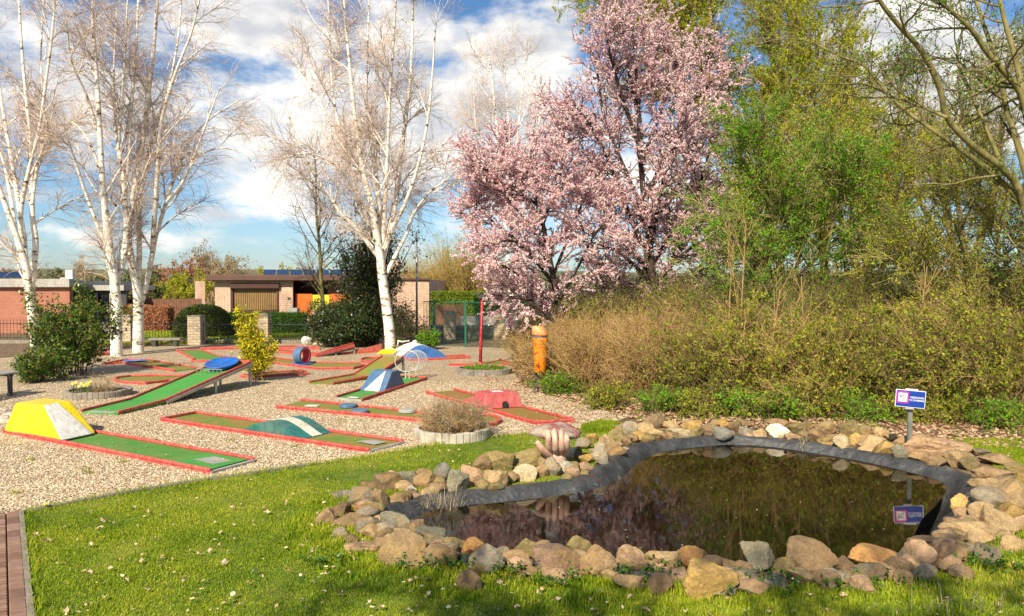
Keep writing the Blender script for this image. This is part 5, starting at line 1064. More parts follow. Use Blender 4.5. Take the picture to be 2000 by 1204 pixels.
for pl, dd2 in (([(1095, 620), (1040, 560), (985, 520), (945, 510)], -.8), ([(1085, 560), (1020, 480), (960, 430), (925, 400)], .6), ([(1075, 500), (1010, 410), (955, 340), (930, 305)], -.6), ([(1065, 450), (1020, 370), (990, 310), (975, 290)], .9), ([(1080, 540), (1120, 440), (1150, 370), (1180, 330)], .8), ([(1095, 610), (1050, 590), (1000, 580), (960, 575)], .7),
                ([(1090, 590), (1130, 520), (1160, 460), (1180, 440)], -.8), ([(1060, 440), (1085, 370), (1100, 320)], -.9), ([(1085, 560), (1040, 500), (1000, 470), (960, 480)], -1.1), ([(1097, 640), (1060, 610), (1030, 590), (990, 560)], -.6), ([(1050, 400), (985, 360), (930, 350)], 1.)):
    spec.append(S_(pl, d, d + dd2, .04, .01))
tree('blossom_tree', 'lower rounded pink plum tree, left of the tall one', 'blossom tree', (X_(1100, d), d), spec, [dict(BS, n=300, L=(.5, 1.15)), dict(n=2400, t0=.1, t1=1, ang=(25, 65), L=(.22, .6), k=6, up=.015, jit=.12, r0=.006, r1=.004, fade=.3)], [M['darkbark'], M['darkbark'], M['blossom']],
    leaf=[(2, dict(n=150000, size=(.010, .023), off=.013, t0=.0, asp=.8, clump=.85)), (1, dict(n=9000, size=(.012, .024), off=.03, t0=.4, asp=.8))], group='pink plum trees')
# willows and other green trees on the right
def green(label, x, d, spec, mat_, bark, n1, n2, n3, nl, size, L1=(1.2, 2.8), L2=(.5, 1.4), L3=(.3, .8), up3=-.02, name='green_tree', offs=.03, cat_='tree', group='trees behind the hedge', t0=.25):
    return tree(name, label, cat_, (X_(x, d), d), spec, [dict(n=n1, t0=t0, t1=1., ang=(25, 60), L=L1, k=10, up=.03, jit=.08, r0=.035, r1=.01, fade=.4, mesh='trunk'), dict(n=n2, t0=.1, t1=1, ang=(25, 60), L=L2, k=8, up=.0, jit=.1, r0=.012, r1=.005, fade=.3),
        dict(n=n3, t0=.05, t1=1, ang=(25, 60), L=L3, k=5, up=up3, jit=.12, r0=.006, r1=.003, fade=.3)], [M[bark], M['olivetwig'], M[mat_]], leaf=[(3, dict(n=nl, size=size, off=offs, t0=0, asp=.5, clump=.5)), (2, dict(n=nl // 6, size=size, off=offs, t0=.2, asp=.5))], group=group)
green('tall yellow green willow rising directly behind the pink tree', 1500, 24, [S_([(1490, 700), (1480, 560), (1460, 400), (1430, 240), (1400, 100), (1380, -40)], 24, 23.5, .2, .03), S_([(1480, 560), (1510, 430), (1520, 280), (1510, 130), (1500, -30)], 24, 25, .15, .03), S_([(1460, 420), (1400, 300), (1340, 160), (1280, 60), (1200, 0)], 24, 25.5, .1, .02),
    S_([(1430, 250), (1370, 130), (1310, 30), (1250, -30)], 24, 25.6, .08, .02), S_([(1510, 430), (1560, 320), (1590, 200), (1600, 60)], 24, 23, .1, .02), S_([(1485, 600), (1540, 480), (1580, 380), (1620, 330)], 24, 22.6, .1, .02), S_([(1480, 560), (1440, 480), (1400, 420)], 24, 22.8, .1, .02), S_([(1490, 620), (1560, 540), (1620, 480), (1680, 440)], 24, 23, .07, .02), S_([(1560, 320), (1620, 240), (1670, 200)], 23.3, 23, .05, .015)], 'willow', 'bark', 210, 2600, 10000, 190000, (.02, .045), L1=(1.5, 3.4), name='willow_tree', cat_='willow')
green('bright fresh green young tree low in the middle of the right side', 1560, 15.5, [S_([(1530, 720), (1535, 600), (1520, 480), (1500, 380), (1480, 290)], 15.5, 15.3, .07, .012), S_([(1570, 720), (1590, 600), (1615, 490), (1640, 380), (1650, 320)], 15.5, 16, .06, .012), S_([(1535, 660), (1500, 560), (1450, 480), (1425, 420)], 15.5, 15, .05, .01), S_([(1590, 640), (1650, 560), (1710, 500), (1750, 470)], 15.5, 15.8, .045, .01), S_([(1535, 620), (1560, 500), (1570, 400), (1560, 330)], 15.5, 16.5, .05, .01), S_([(1530, 690), (1480, 640), (1440, 610)], 15.5, 15.2, .03, .008), S_([(1590, 690), (1640, 650), (1690, 620)], 15.5, 15.2, .03, .008)],
    'fresh', 'barkgreen', 90, 900, 3000, 42000, (.016, .036), L1=(.7, 1.9), L2=(.4, 1.1), L3=(.2, .6), name='hornbeam_tree')
green('sparse bushy tree with small green leaves before the gap of blue sky', 1700, 19, [S_([(1690, 720), (1695, 600), (1690, 480), (1700, 380), (1710, 300)], 19, 19, .1, .02), S_([(1695, 600), (1740, 480), (1770, 380), (1790, 300)], 19, 18.5, .08, .02), S_([(1690, 560), (1650, 450), (1625, 350), (1620, 280)], 19, 19.5, .07, .02)], 'willow', 'bark', 70, 650, 2300, 26000, (.018, .038), L1=(.9, 2.4))
green('tall brown budding tree in the upper right behind the willow', 1640, 30, [S_([(1620, 720), (1610, 520), (1590, 330), (1570, 150), (1550, -20)], 30, 30, .2, .03), S_([(1610, 480), (1650, 330), (1660, 180), (1640, 30)], 30, 31, .12, .03), S_([(1600, 400), (1560, 260), (1520, 120), (1500, 0)], 30, 29, .12, .03)], 'bramble', 'bark', 110, 1400, 4500, 9000, (.02, .035), L1=(1.6, 3.2), name='bare_tree', group='trees behind the hedge')
green('bare brown crown filling the far right beyond the big limbs', 1880, 26, [S_([(1880, 720), (1870, 560), (1850, 420), (1820, 300), (1790, 190)], 26, 26, .18, .03), S_([(1875, 600), (1920, 450), (1950, 320), (1960, 200), (1970, 90)], 26, 27, .15, .03), S_([(1870, 520), (1800, 400), (1760, 300), (1740, 220)], 26, 25, .1, .02), S_([(1890, 520), (1870, 380), (1880, 260), (1870, 150)], 26, 26, .1, .02)], 'bramble', 'bark', 110, 1200, 4500, 16000, (.018, .034), L1=(1.2, 2.6), name='bare_tree')
green('tangled mid height tree at the right edge, budding yellow green', 1930, 13.5, [S_([(1930, 780), (1925, 650), (1900, 540), (1870, 450), (1840, 390)], 13.5, 13.5, .07, .012), S_([(1940, 780), (1960, 640), (1985, 520), (2005, 400)], 13.5, 13.8, .07, .012), S_([(1925, 680), (1860, 600), (1800, 540), (1760, 480)], 13.5, 13.2, .05, .01), S_([(1930, 600), (1950, 480), (1930, 390), (1900, 340)], 13.5, 14, .05, .01)], 'willow', 'barkgreen', 80, 850, 3200, 26000, (.012, .028), L1=(.6, 1.5), L2=(.3, .9), L3=(.2, .5))
# the big limbs reaching in from the right
d = 11.5
tr_, _l = tree('limb_tree', 'big mossy tree at the right edge sending long bare limbs up to the left', 'tree', (X_(2040, d), d), [S_([(2070, 900), (2062, 700), (2046, 560), (2022, 450), (2012, 380), (2040, 250), (2080, 60)], d, d, .15, .09), S_([(2012, 450), (1990, 370), (1960, 330), (1900, 285), (1850, 230), (1835, 170), (1800, 100), (1760, 55), (1720, 5), (1700, -40)], d, d - 1.2, .058, .026),
    S_([(2000, 400), (1940, 340), (1880, 295), (1830, 260), (1780, 225), (1735, 185), (1690, 130), (1640, 110), (1590, 85), (1540, 70)], d, d + 1, .045, .010), S_([(2020, 330), (2000, 200), (1970, 150), (1930, 105), (1895, 55), (1850, 15), (1810, -30)], d, d - .6, .055, .024), S_([(2015, 380), (1990, 290), (1965, 210), (1950, 130), (1925, 60), (1900, -20)], d, d + .8, .05, .024),
    S_([(2025, 300), (2000, 190), (1985, 120), (1965, 50), (1945, -30)], d, d + .2, .055, .026), S_([(1850, 230), (1790, 205), (1740, 190), (1680, 190), (1560, 160)], d - .6, d + .6, .025, .007), S_([(1735, 185), (1690, 165), (1640, 165), (1570, 165)], d + .6, d - .2, .02, .006), S_([(1960, 330), (1900, 190), (1870, 120), (1880, 50), (1870, -30)], d, d + 1.5, .032, .010)],
    [dict(n=95, t0=.15, t1=1, ang=(35, 75), L=(.6, 1.8), k=10, up=.03, jit=.13, r0=.022, r1=.006, fade=.4, mesh='trunk'), dict(n=700, t0=.1, t1=1, ang=(30, 65), L=(.25, .8), k=7, up=.02, jit=.15, r0=.008, r1=.004), dict(n=2200, t0=.1, t1=1, ang=(30, 60), L=(.12, .35), k=5, up=0, jit=.15, r0=.005, r1=.003)],
    [M['barkgreen'], M['bark'], M['fresh']], leaf=[(3, dict(n=9000, size=(.012, .026), off=.03))])

# ------------------------------------------------------------------ shrubs
def shrub(name, label, cat_, base, nst, hgt, spread, mats, nk, nk2, nl, size, group=None, up=.0, jit=.08, arch_=-.02, yspread=None, L2=(.2, .6), L3=(.1, .3), leafoff=.02, r0=.012, asp=.55, flat=0, t0=.1, rootr=None, clump=None):
    t_ = thing(name, label, cat_, (base[0], base[1], 0), group); rootr = rootr or spread * .5; yspread = yspread or spread
    th = R.random(nst) * 2 * np.pi; rr2 = np.sqrt(R.random(nst)); p0 = np.stack([base[0] + rootr * rr2 * np.cos(th), base[1] + rootr * yspread / spread * rr2 * np.sin(th), np.zeros(nst)], 1)
    out = np.stack([np.cos(th) * rr2, np.sin(th) * rr2 * yspread / spread, np.zeros(nst)], 1); H = hgt * (.6 + .4 * R.random(nst)) * (1 - .25 * rr2 ** 2); k = 10
    PP = np.zeros((nst, k, 3)); PP[:, 0] = p0; dv = out * (spread - rootr) / hgt * 1.0 + np.array((0, 0, 1.)) + R.normal(size=(nst, 3)) * jit * 2; dv /= np.linalg.norm(dv, axis=1)[:, None]
    for s in range(1, k):
        dv = dv + np.array((0, 0, arch_)) + jit * R.normal(size=(nst, 3)); dv /= np.linalg.norm(dv, axis=1)[:, None]; PP[:, s] = PP[:, s - 1] + dv * (H / (k - 1))[:, None] * 1.1
    RR = np.linspace(r0, r0 * .3, k)[None, :].repeat(nst, 0)
    a_ = kids(PP, RR, nk, t0, 1, (25, 65), L2, 7, up, .12, r0 * .5, .003, fade=.3); b_ = kids(a_[0], a_[1], nk2, .05, 1, (25, 65), L3, 5, up * .5, .14, .005, .0025, fade=.2)
    v, f = cat([tubes(PP, RR, 5), tubes(*a_, 3), tubes(*b_, 3)]); v[:, 2] = np.maximum(v[:, 2], .0); np_obj('stems', v, f, mats[0], t_)
    if nl:
        v, f, r_ = leaves(b_[0], int(nl * .8), size, leafoff, asp=asp, flat=flat, clump=clump); v2, f2, r2 = leaves(a_[0], nl - int(nl * .8), size, leafoff * 1.5, asp=asp, flat=flat); v = np.vstack([v, v2]); v[:, 2] = np.maximum(v[:, 2], .01)
        np_obj('foliage', v, np.vstack([f, f2 + len(r_)]), mats[1], t_, rnd=np.concatenate([r_, r2]))
    return t_
HG = 'shrubs of the thicket behind the pond'
bh = dict(group=HG)
for x, yb, h, sp, lb, kind in [
    (1056, 722, 1.35, .7, 'clipped brownish green bush around the orange bin', 'a'), (1130, 752, 1.45, 1.0, 'twiggy reddish brown bush just right of the orange bin', 'b'), (1225, 765, 1.55, 1.15, 'wide reddish brown twiggy bush in the middle of the thicket', 'b'),
    (1330, 778, 1.55, 1.1, 'brown twiggy bush under the trunk of the tall pink tree', 'b'), (1430, 792, 1.5, 1.0, 'bramble clump with fresh leaves right of the brown bushes', 'c'), (1530, 796, 1.9, 1.0, 'green leaved bramble clump below the bright green tree', 'd'),
    (1630, 800, 1.5, .95, 'leafy bramble mound with straight canes left of the sign', 'd'), (1725, 800, 1.7, .9, 'loose bramble clump directly behind the sign', 'c'), (1820, 806, 1.75, .95, 'bramble thicket just right of the sign', 'c'), (1915, 812, 1.95, .9, 'dense tangled thicket near the right edge', 'd'), (2010, 820, 2.1, .9, 'dark tangled bush cut by the right picture edge', 'c')]:
    g_ = gz((x, yb + (6 if x < 1100 else 14))); b0_ = g_ + np.array((0, .75 * sp + .1, 0)); base_n = dict(a=(60, 900, 4200, 26000), b=(110, 1700, 7500, 17000), c=(60, 1100, 4500, 15000), d=(60, 1100, 4500, 21000))[kind]
    mt = dict(a=('brambletwig', 'brownhedge'), b=('tantwig', 'brownhedge'), c=('brambletwig', 'bramble'), d=('tantwig', 'bramble'))[kind]
    shrub('bush', lb, 'bush', b0_, base_n[0], h, sp, (M[mt[0]], M[mt[1]]), base_n[1], base_n[2], base_n[3], (.008, .02) if kind in 'ab' else (.012, .032), HG, up=.03 if kind == 'b' else .0, arch_=-.01 if kind in 'ab' else -.05, rootr=sp * .8, yspread=sp * .85, L2=(.2, .75), L3=(.1, .3), t0=.0, clump=.4, jit=.13)
    # second row behind, taller
for x, d, h, sp, lb, m2 in [(1150, 17.5, 2.1, 1.1, 'taller olive bush under the low pink tree', 'bramble'), (1260, 16.5, 2.2, 1.1, 'dark olive bush around the trunk of the tall pink tree', 'bramble'), (1370, 15.8, 2.4, 1.1, 'tall thin caned bush right of the pink trunk', 'bramble'), (1470, 15, 2.5, 1.0, 'tall green bush behind the bramble clumps', 'fresh'),
                           (1640, 14.5, 2.5, 1.0, 'tall mixed bush behind the leafy bramble mound', 'bramble'), (1740, 14.5, 2.4, 1.0, 'tall bush behind the sign', 'bramble'), (1850, 14, 2.6, 1.0, 'tall brown green bush right behind the sign thicket', 'bramble'), (1960, 13.4, 2.6, 1.0, 'tall tangled bush by the big limb tree', 'bramble')]:
    shrub('bush', lb, 'bush', (X_(x, d), d, 0), 50, h, sp, (M['brambletwig'], M[m2]), 900, 4200, 15000, (.010, .024), HG, up=.0, arch_=-.02, rootr=sp * .75, L2=(.3, 1.0), L3=(.15, .45), clump=.4, jit=.12)
# low fresh growth along the foot of the thicket
for k, (x, y, m2, lb) in enumerate([(1095, 770, 'fresh', 'small green leafed plant at the foot of the brown bush right of the bin'), (1180, 796, 'bramble', 'low bramble at the left tip of the far pond stones'), (1290, 806, 'fresh', 'low green plant behind the far rim, under the tall pink tree'), (1370, 812, 'bramble', 'low yellow green plant behind the middle of the far rim'), (1445, 814, 'fresh', 'fresh green weed clump behind the whitish far rim stone'),
                              (1520, 818, 'fresh', 'bright weed clump between the far rim and the bramble clumps'), (1590, 816, 'bramble', 'low bramble shoots left of the sign'), (1660, 820, 'fresh', 'small weed clump just left of the sign post'), (1750, 818, 'bramble', 'low shoots behind the sign post'), (1850, 826, 'bramble', 'low bramble shoots right of the sign'), (1950, 836, 'fresh', 'low green weeds near the right edge on the leaf litter')]):
    shrub('low_plant', lb, 'plant', gz((x, y)), 20, .30, .36, (M['brambletwig'], M[m2]), 160, 500, 3000, (.012, .028), 'low plants along the foot of the thicket', rootr=.3, L2=(.12, .4), L3=(.08, .2), clump=.5, jit=.14)
# tall canes
for k, (x, d, top) in enumerate([(1432, 13.2, 470), (1448, 12.9, 440), (1500, 12.5, 560), (1585, 13, 540), (1570, 12.4, 600), (1870, 12, 600), (1815, 12.6, 520), (1700, 12.3, 640)]):
    b0_ = np.array((X_(x, d), d, 0)); tp_ = P(x + R.normal() * 14, top, d); 
    tree('sapling', ['tall thin tan sapling stem left of the bright green tree', 'second thin tan stem left of the bright green tree', 'short tan cane in front of the bright green tree', 'slim tan sapling stem right of the bright green tree', 'low tan cane below the bright green tree', 'leaning pale cane right of the sign', 'tall thin cane above the sign', 'short cane left of the sign'][k], 'sapling', b0_,
         [([b0_, lerp(b0_, tp_, .5) + R.normal(size=3) * .05, tp_], .018, .006)], [dict(n=10, t0=.2, t1=1, ang=(15, 40), L=(.4, 1.1), k=8, up=.03, jit=.06, r0=.009, r1=.004, fade=.3, mesh='trunk'), dict(n=60, t0=.1, t1=1, ang=(20, 50), L=(.1, .4), k=5, up=.02, jit=.1, r0=.004, r1=.003)], [M['tantwig'], M['tantwig'], M['fresh']], leaf=[(2, dict(n=300, size=(.008, .018), off=.01))], group='tall thin stems in the thicket')
# glossy shrub on the left
shrub('shrub', 'dark glossy green shrub on the left with reddish tips', 'shrub', G(86, 742) * np.array((1, 1, 0)) + (0, .9, 0), 36, 1.95, .7, (M['bark'], M['laurel']), 500, 2200, 15000, (.022, .045), up=.01, arch_=-.05, rootr=.45, L2=(.25, .6), L3=(.12, .3), leafoff=.035, t0=.15)
shrub('shrub', 'low leafy offshoot at the left foot of the glossy shrub', 'shrub', G(60, 750) * np.array((1, 1, 0)) + (0, .3, 0), 22, .6, .55, (M['bark'], M['laurel']), 180, 700, 3500, (.02, .04), L2=(.15, .35), L3=(.08, .2), leafoff=.03)
# dark evergreens round the big birch
shrub('evergreen_shrub', 'tall dark evergreen behind the big birch, pointed at the top', 'evergreen', (X_(722, 25.5), 25.5, 0), 50, 4.5, .72, (M['darkbark'], M['evergreen']), 700, 2800, 13000, (.03, .065), up=-.03, arch_=0, rootr=.3, L2=(.4, .95), L3=(.2, .5), leafoff=.05, jit=.05, r0=.03)
shrub('evergreen_shrub', 'broad dark evergreen bush left of the big birch', 'evergreen', (X_(662, 25), 25, 0), 46, 1.45, .92, (M['darkbark'], M['evergreen']), 700, 3000, 17000, (.025, .055), up=0, arch_=-.05, rootr=.5, L2=(.3, .7), L3=(.15, .4), leafoff=.05)
shrub('evergreen_shrub', 'brown tinged evergreen bush between the birch and the bungalow end', 'evergreen', (X_(775, 25.5), 25.5, 0), 40, 1.6, .8, (M['bark'], M['evergreen']), 500, 1800, 4200, (.02, .045), up=0, arch_=-.03, rootr=.5, L2=(.3, .6), L3=(.15, .4), leafoff=.04)
shrub('shrub', 'small bright green shrub at the foot of the mesh fence', 'shrub', (X_(838, 24), 24, 0), 24, .62, .35, (M['bark'], M['fresh']), 160, 600, 3500, (.018, .035), L2=(.1, .3), L3=(.06, .15))
# golden conifer
shrub('golden_conifer', 'small golden yellow conifer behind the blue basin', 'conifer', G(486, 748) * np.array((1, 1, 0)) + (0, .3, 0), 9, 1.35, .16, (M['bark'], M['goldconifer']), 330, 1700, 15000, (.012, .026), up=.10, arch_=.0, rootr=.05, L2=(.12, .40), L3=(.1, .22), leafoff=.018, jit=.05)
# lavender and planter plants
shrub('lavender_bush', 'dry grey brown lavender bush filling the pale planter', 'lavender', PC + (0, 0, 0), 140, .52, .50, (M['lavender'] if False else M['tantwig'], M['lavender']), 700, 2200, 8000, (.008, .02), up=.04, arch_=-.01, rootr=.30, L2=(.1, .26), L3=(.05, .14), leafoff=.012, asp=.3, r0=.006)
shrub('dry_plant', 'brown dry grass tuft in the left planter', 'plant', P2 + (.12, -.05, 0), 50, .42, .2, (M['tantwig'], M['lavender']), 90, 200, 600, (.006, .014), rootr=.12, L2=(.06, .16), L3=(.03, .08), r0=.004)
shrub('ground_cover', 'low green plants under the red mast in the dark planter', 'plant', P3, 60, .16, .5, (M['bark'], M['fresh']), 200, 500, 3500, (.01, .022), rootr=.45, L2=(.04, .12), L3=(.03, .08), r0=.004)

# ------------------------------------------------------------------ clipped hedges
def hedge(name, label, p, q, z0, z1_, th, mat_, n, size, dome=False, group=None):
    """leafy skin over a clipped box (or a dome) between two ground points"""
    p = np.array(p, float); q = np.array(q, float); L = np.linalg.norm(q - p); d = (q - p) / L; s_ = np.array((-d[1], d[0], 0.))
    t_ = thing(name, label, 'hedge', (p + q) / 2 * np.array((1, 1, 0)), group)
    if dome:
        c = (p + q) / 2 + s_ * th / 2; v = R.normal(size=(n, 3)); v[:, 2] = np.abs(v[:, 2]); v /= (np.abs(v) ** 2.6).sum(1)[:, None] ** (1 / 2.6); v *= (1 - .12 * R.random(n) ** 2)[:, None]
        loc = lambda a_: c + d * a_[:, :1] * L / 2 + s_ * a_[:, 1:2] * th / 2 + UP * (z0 + a_[:, 2:] * (z1_ - z0)); pt = loc(v)
        iv, if_ = ICO3; iv = iv * .86; iv = iv / np.maximum(1e-6, (np.abs(iv) ** 2.6).sum(1)[:, None] ** (1 / 2.6)) * .86; iv[:, 2] = np.maximum(iv[:, 2], 0); np_obj('inner_branches', loc(iv), if_, M['darkbark'], t_)
    else:
        f = R.random(n); u, w_ = R.random(n), R.random(n); sel = R.random(n); a_ = np.zeros((n, 3)); 
        top = sel < .35; a_[:, 0] = u * L; a_[:, 1] = np.where(top, w_ * th, np.where(sel < .85, 0, th)); a_[:, 2] = np.where(top, z1_, z0 + w_ * (z1_ - z0)); ends = sel > .93; a_[ends, 0] = np.where(u[ends] < .5, 0, L); a_[ends, 1] = f[ends] * th
        a_ += R.normal(size=(n, 3)) * .035; pt = p + d * a_[:, :1] + s_ * a_[:, 1:2] + UP * a_[:, 2:]
        b_ = MB(); i_ = .05; b_.hexa([p + d * i_ + s_ * i_ + UP * z0, q - d * i_ + s_ * i_ + UP * z0, q - d * i_ + s_ * (th - i_) + UP * z0, p + d * i_ + s_ * (th - i_) + UP * z0], [p + d * i_ + s_ * i_ + UP * (z1_ - i_), q - d * i_ + s_ * i_ + UP * (z1_ - i_), q - d * i_ + s_ * (th - i_) + UP * (z1_ - i_), p + d * i_ + s_ * (th - i_) + UP * (z1_ - i_)]); b_.build('inner_branches', M['darkbark'], t_)
    v, f, r_ = leaves(np.stack([pt, pt], 1), n, size, .02, t0=0); np_obj('foliage', v, f, M[mat_], t_, rnd=r_); return t_
def g2(px, d): return np.array((X_(px, d), d, 0.))
hedge('topiary', 'big rounded clipped hedge beside the left corner of the bungalow', g2(322, 29), g2(434, 29), 0, 1.24, 1.8, 'hedge', 26000, (.02, .04), dome=True)
hedge('hedge', 'low straight green hedge below the big shuttered window', g2(430, 31.5), g2(592, 31.5), 0, .80, .7, 'hedgegreen', 20000, (.02, .04))
hedge('hedge', 'copper brown beech hedge behind the pair of birches', g2(236, 33), g2(326, 33), 0, 1.06, .7, 'beech', 14000, (.025, .05))
hedge('hedge', 'lime topped clipped hedge right of the bungalow', g2(841, 37), g2(935, 36), .1, 1.64, 1., 'limehedge', 16000, (.025, .05))
hedge('hedge', 'dark green clipped hedge behind the red mast', g2(925, 33.5), g2(1110, 32), 0, 1.42, 1., 'hedgegreen', 30000, (.025, .05))
# grey wheelie bin by the door and a small ornament
b_ = MB(); q = g2(574, 32.5); b_.hexa([q + (-.16, -.16, .55), q + (.16, -.16, .55), q + (.16, .16, .55), q + (-.16, .16, .55)], [q + (-.2, -.2, 1.05), q + (.2, -.2, 1.05), q + (.2, .2, 1.05), q + (-.2, .2, 1.05)])
t_ = thing('letter_box', 'grey letter box on a post by the bungalow door', 'letter box', q); b_.build('box', M['greymetal'], t_, bevel=.02); b_ = MB(); b_.tube([q, q + UP * .56], .03, 8); b_.build('post', M['iron'], t_)
# ------------------------------------------------------------------ far trees and bushes
def far(label, x, d, h, sp, kind, nl=2500, size=(.06, .14), cat_='tree', bk='tantwig', group='far trees on the skyline'):
    shrub('far_tree', label, cat_, g2(x, d), 26, h, sp, (M[bk], M[kind]), 240, 1100, nl, size, group, up=.05, arch_=-.01, rootr=sp * .35, L2=(h * .08, h * .25), L3=(h * .05, h * .14), leafoff=h * .012, r0=.03 + h * .004, t0=.25)
far('taller bare poplar behind the left corner of the bungalow', 405, 95, 7.6, 1.9, 'poplar'); far('bare poplar just left of the solar panels', 455, 98, 6.4, 2.2, 'poplar'); far('bare tree between the two poplars above the bungalow roof', 430, 92, 6.2, 1.8, 'poplar')
far('thin lone poplar above the roof of the red brick house', 157, 120, 6.6, 1.1, 'poplar', 1500); far('brown bare tree over the wooden fence', 345, 60, 4.4, 3.2, 'beech', 2500, bk='bark'); far('olive bush over the wooden fence by the bungalow', 372, 48, 2.9, 1.9, 'willow', 6000, (.04, .09)); far('dark bush in the middle over the wooden fence', 310, 55, 3.3, 2.6, 'hedge', 5000, (.05, .1), bk='bark')
far('greenish bushes behind the glazed bay', 240, 60, 3.4, 3.0, 'hedge', 4000, (.05, .1), bk='bark'); far('pale bare tree behind the air unit', 175, 70, 3.6, 3.2, 'poplar', 3000)
far('dark bush left of the lone poplar', 110, 80, 3.8, 3.4, 'hedge', 3500, (.06, .12), bk='bark'); far('bare bush above the far left roof', 35, 90, 3.8, 3.6, 'beech', 2500, bk='bark')
far('low yellow green tree over the solar panels', 540, 90, 4.8, 3.2, 'willow', 4000); far('pale bare bush over the roof right of the solar panels', 600, 85, 4.5, 3.2, 'poplar', 3000)
for x, d, h, sp, lb in ((835, 48, 4.2, 1.5, 'left one of the twiggy willows right of the bungalow'), (872, 46, 5.2, 1.8, 'tallest twiggy willow right of the bungalow'), (905, 45, 4.6, 1.6, 'twiggy willow touching the low pink tree'), (940, 47, 4.5, 1.8, 'twiggy willow behind the low pink tree')):
    shrub('willow_bush', lb, 'willow', g2(x, d), 60, h, sp, (M['tantwig'], M['willow']), 900, 3600, 9000, (.02, .045), 'twiggy willows right of the bungalow', up=.06, arch_=-.0, rootr=.7, L2=(.5, 1.3), L3=(.25, .6), leafoff=.05, r0=.03)
for x, d, h, sp, k_, lb in ((1120, 26, 2.4, 1.9, 'hedgegreen', 'green bush behind the low pink tree'), (1250, 27, 2.7, 2., 'hedge', 'dense bush behind the tall pink trunk'), (1370, 26, 2.6, 2., 'bramble', 'dense bush seen through the canes right of the pink tree'), (1490, 25, 2.8, 2., 'hedge', 'dense bush under the willow'), (1610, 26, 2.6, 2., 'hedge', 'dark bush behind the bright green tree'),
                            (1730, 27, 2.3, 2., 'hedge', 'dark bush behind the sign thicket'), (1860, 27, 2.2, 2., 'bramble', 'bush under the far bare crown'), (1985, 26, 2.5, 2., 'hedge', 'dark bush at the right edge behind the thicket')):
    shrub('background_bush', lb, 'bush', g2(x, d), 50, h, sp, (M['bark'], M[k_]), 700, 2600, 11000, (.025, .055), 'bushes at the back of the thicket', arch_=-.03, rootr=sp * .7, L2=(.35, .9), L3=(.2, .45), leafoff=.05)
# parked cars glimpsed through the thicket
def car(c, rz, paint, label):
    t_ = thing('parked_car', label, 'car', c, 'cars parked beyond the thicket'); co, si = math.cos(rz), math.sin(rz)
    def W(x, y, z): return np.array((c[0] + x * co - y * si, c[1] + x * si + y * co, z))
    side_ = [(-2.1, .3), (-2.15, .75), (-1.9, .92), (-1.2, .98), (1.3, .95), (2.0, .8), (2.15, .55), (2.1, .3)]; cab = [(-1.75, .94), (-1.35, 1.42), (.3, 1.45), (1.15, .95)]
    def extr(poly, w_, nm, mt, par=None, inset=0):
        m_ = MB(); n = len(poly); m_.add([W(x, -w_ + (inset if z > 1.1 else 0), z) for x, z in poly] + [W(x, w_ - (inset if z > 1.1 else 0), z) for x, z in poly], [tuple(range(n)), tuple(range(2 * n - 1, n - 1, -1))] + [(i, n + i, n + (i + 1) % n, (i + 1) % n) for i in range(n)]); return m_.build(nm, mt, par or t_, bevel=.04)
    extr(side_, .85, 'body', paint); extr(cab, .76, 'cabin', paint, inset=.12)
    for y in (-1, 1):
        for a_, b2, c2, d2 in ((-1.5, -1.22, -.42, -.42), (-.36, -.36, .25, .92)):
            m_ = MB(); m_.add([W(a_, y * .775, 1.0), W(d2 if d2 > .3 else c2, y * .775, 1.0), W(c2, y * .685, 1.38), W(b2, y * .685, 1.38)], [(0, 1, 2, 3)]); m_.build('window', M['glassdark'], t_)
        for x in (-1.35, 1.35):
            m_ = MB(); m_.tube([W(x, y * .66, .32), W(x, y * .88, .32)], .32, 20); wh = m_.build('wheel', M['black'], t_); m_ = MB(); m_.tube([W(x, y * .885, .32), W(x, y * .90, .32)], .2, 16); m_.build('rim', M['metal'], wh)
        m_ = MB(); m_.box(W(2.02, y * .62, .68), (.16, .3, .12), rz); m_.build('headlight', M['white'], t_); m_ = MB(); m_.box(W(-2.12, y * .64, .78), (.08, .26, .16), rz); m_.build('tail_light', M['orange'], t_)
M['carblue'] = basic('dark blue car paint', (.04, .06, .1), 2, .25); M['carsilver'] = basic('silver car paint', (.5, .5, .52), 2, .25)
car(g2(1680, 21), .1, M['carblue'], 'dark blue car glimpsed through the thicket left of the sign'); car(g2(1920, 21.5), .05, M['carsilver'], 'silver car glimpsed through the thicket right of the sign')

# ------------------------------------------------------------------ grass, flowers, dead leaves, pebbles
def inpoly(pts, poly):
    x, y = pts[:, 0], pts[:, 1]; n = len(poly); ins = np.zeros(len(pts), bool)
    for i in range(n):
        x0, y0 = poly[i][0], poly[i][1]; x1, y1 = poly[(i + 1) % n][0], poly[(i + 1) % n][1]
        c = ((y0 > y) != (y1 > y)); ins ^= c & (x < (x1 - x0) * (y - y0) / (y1 - y0 + 1e-12) + x0)
    return ins
def scatter(poly, n, box, dens=None):
    out = []; tot = 0
    while tot < n:
        q = np.stack([box[0] + (box[1] - box[0]) * R.random(n * 2), box[2] + (box[3] - box[2]) * R.random(n * 2)], 1)
        if dens is not None: q = q[R.random(len(q)) < dens(q)]
        q = q[np.abs(q[:, 0]) < .70 * q[:, 1] + .35]; q = q[inpoly(q, poly)]; out.append(q); tot += len(q)
    return np.vstack(out)[:n]
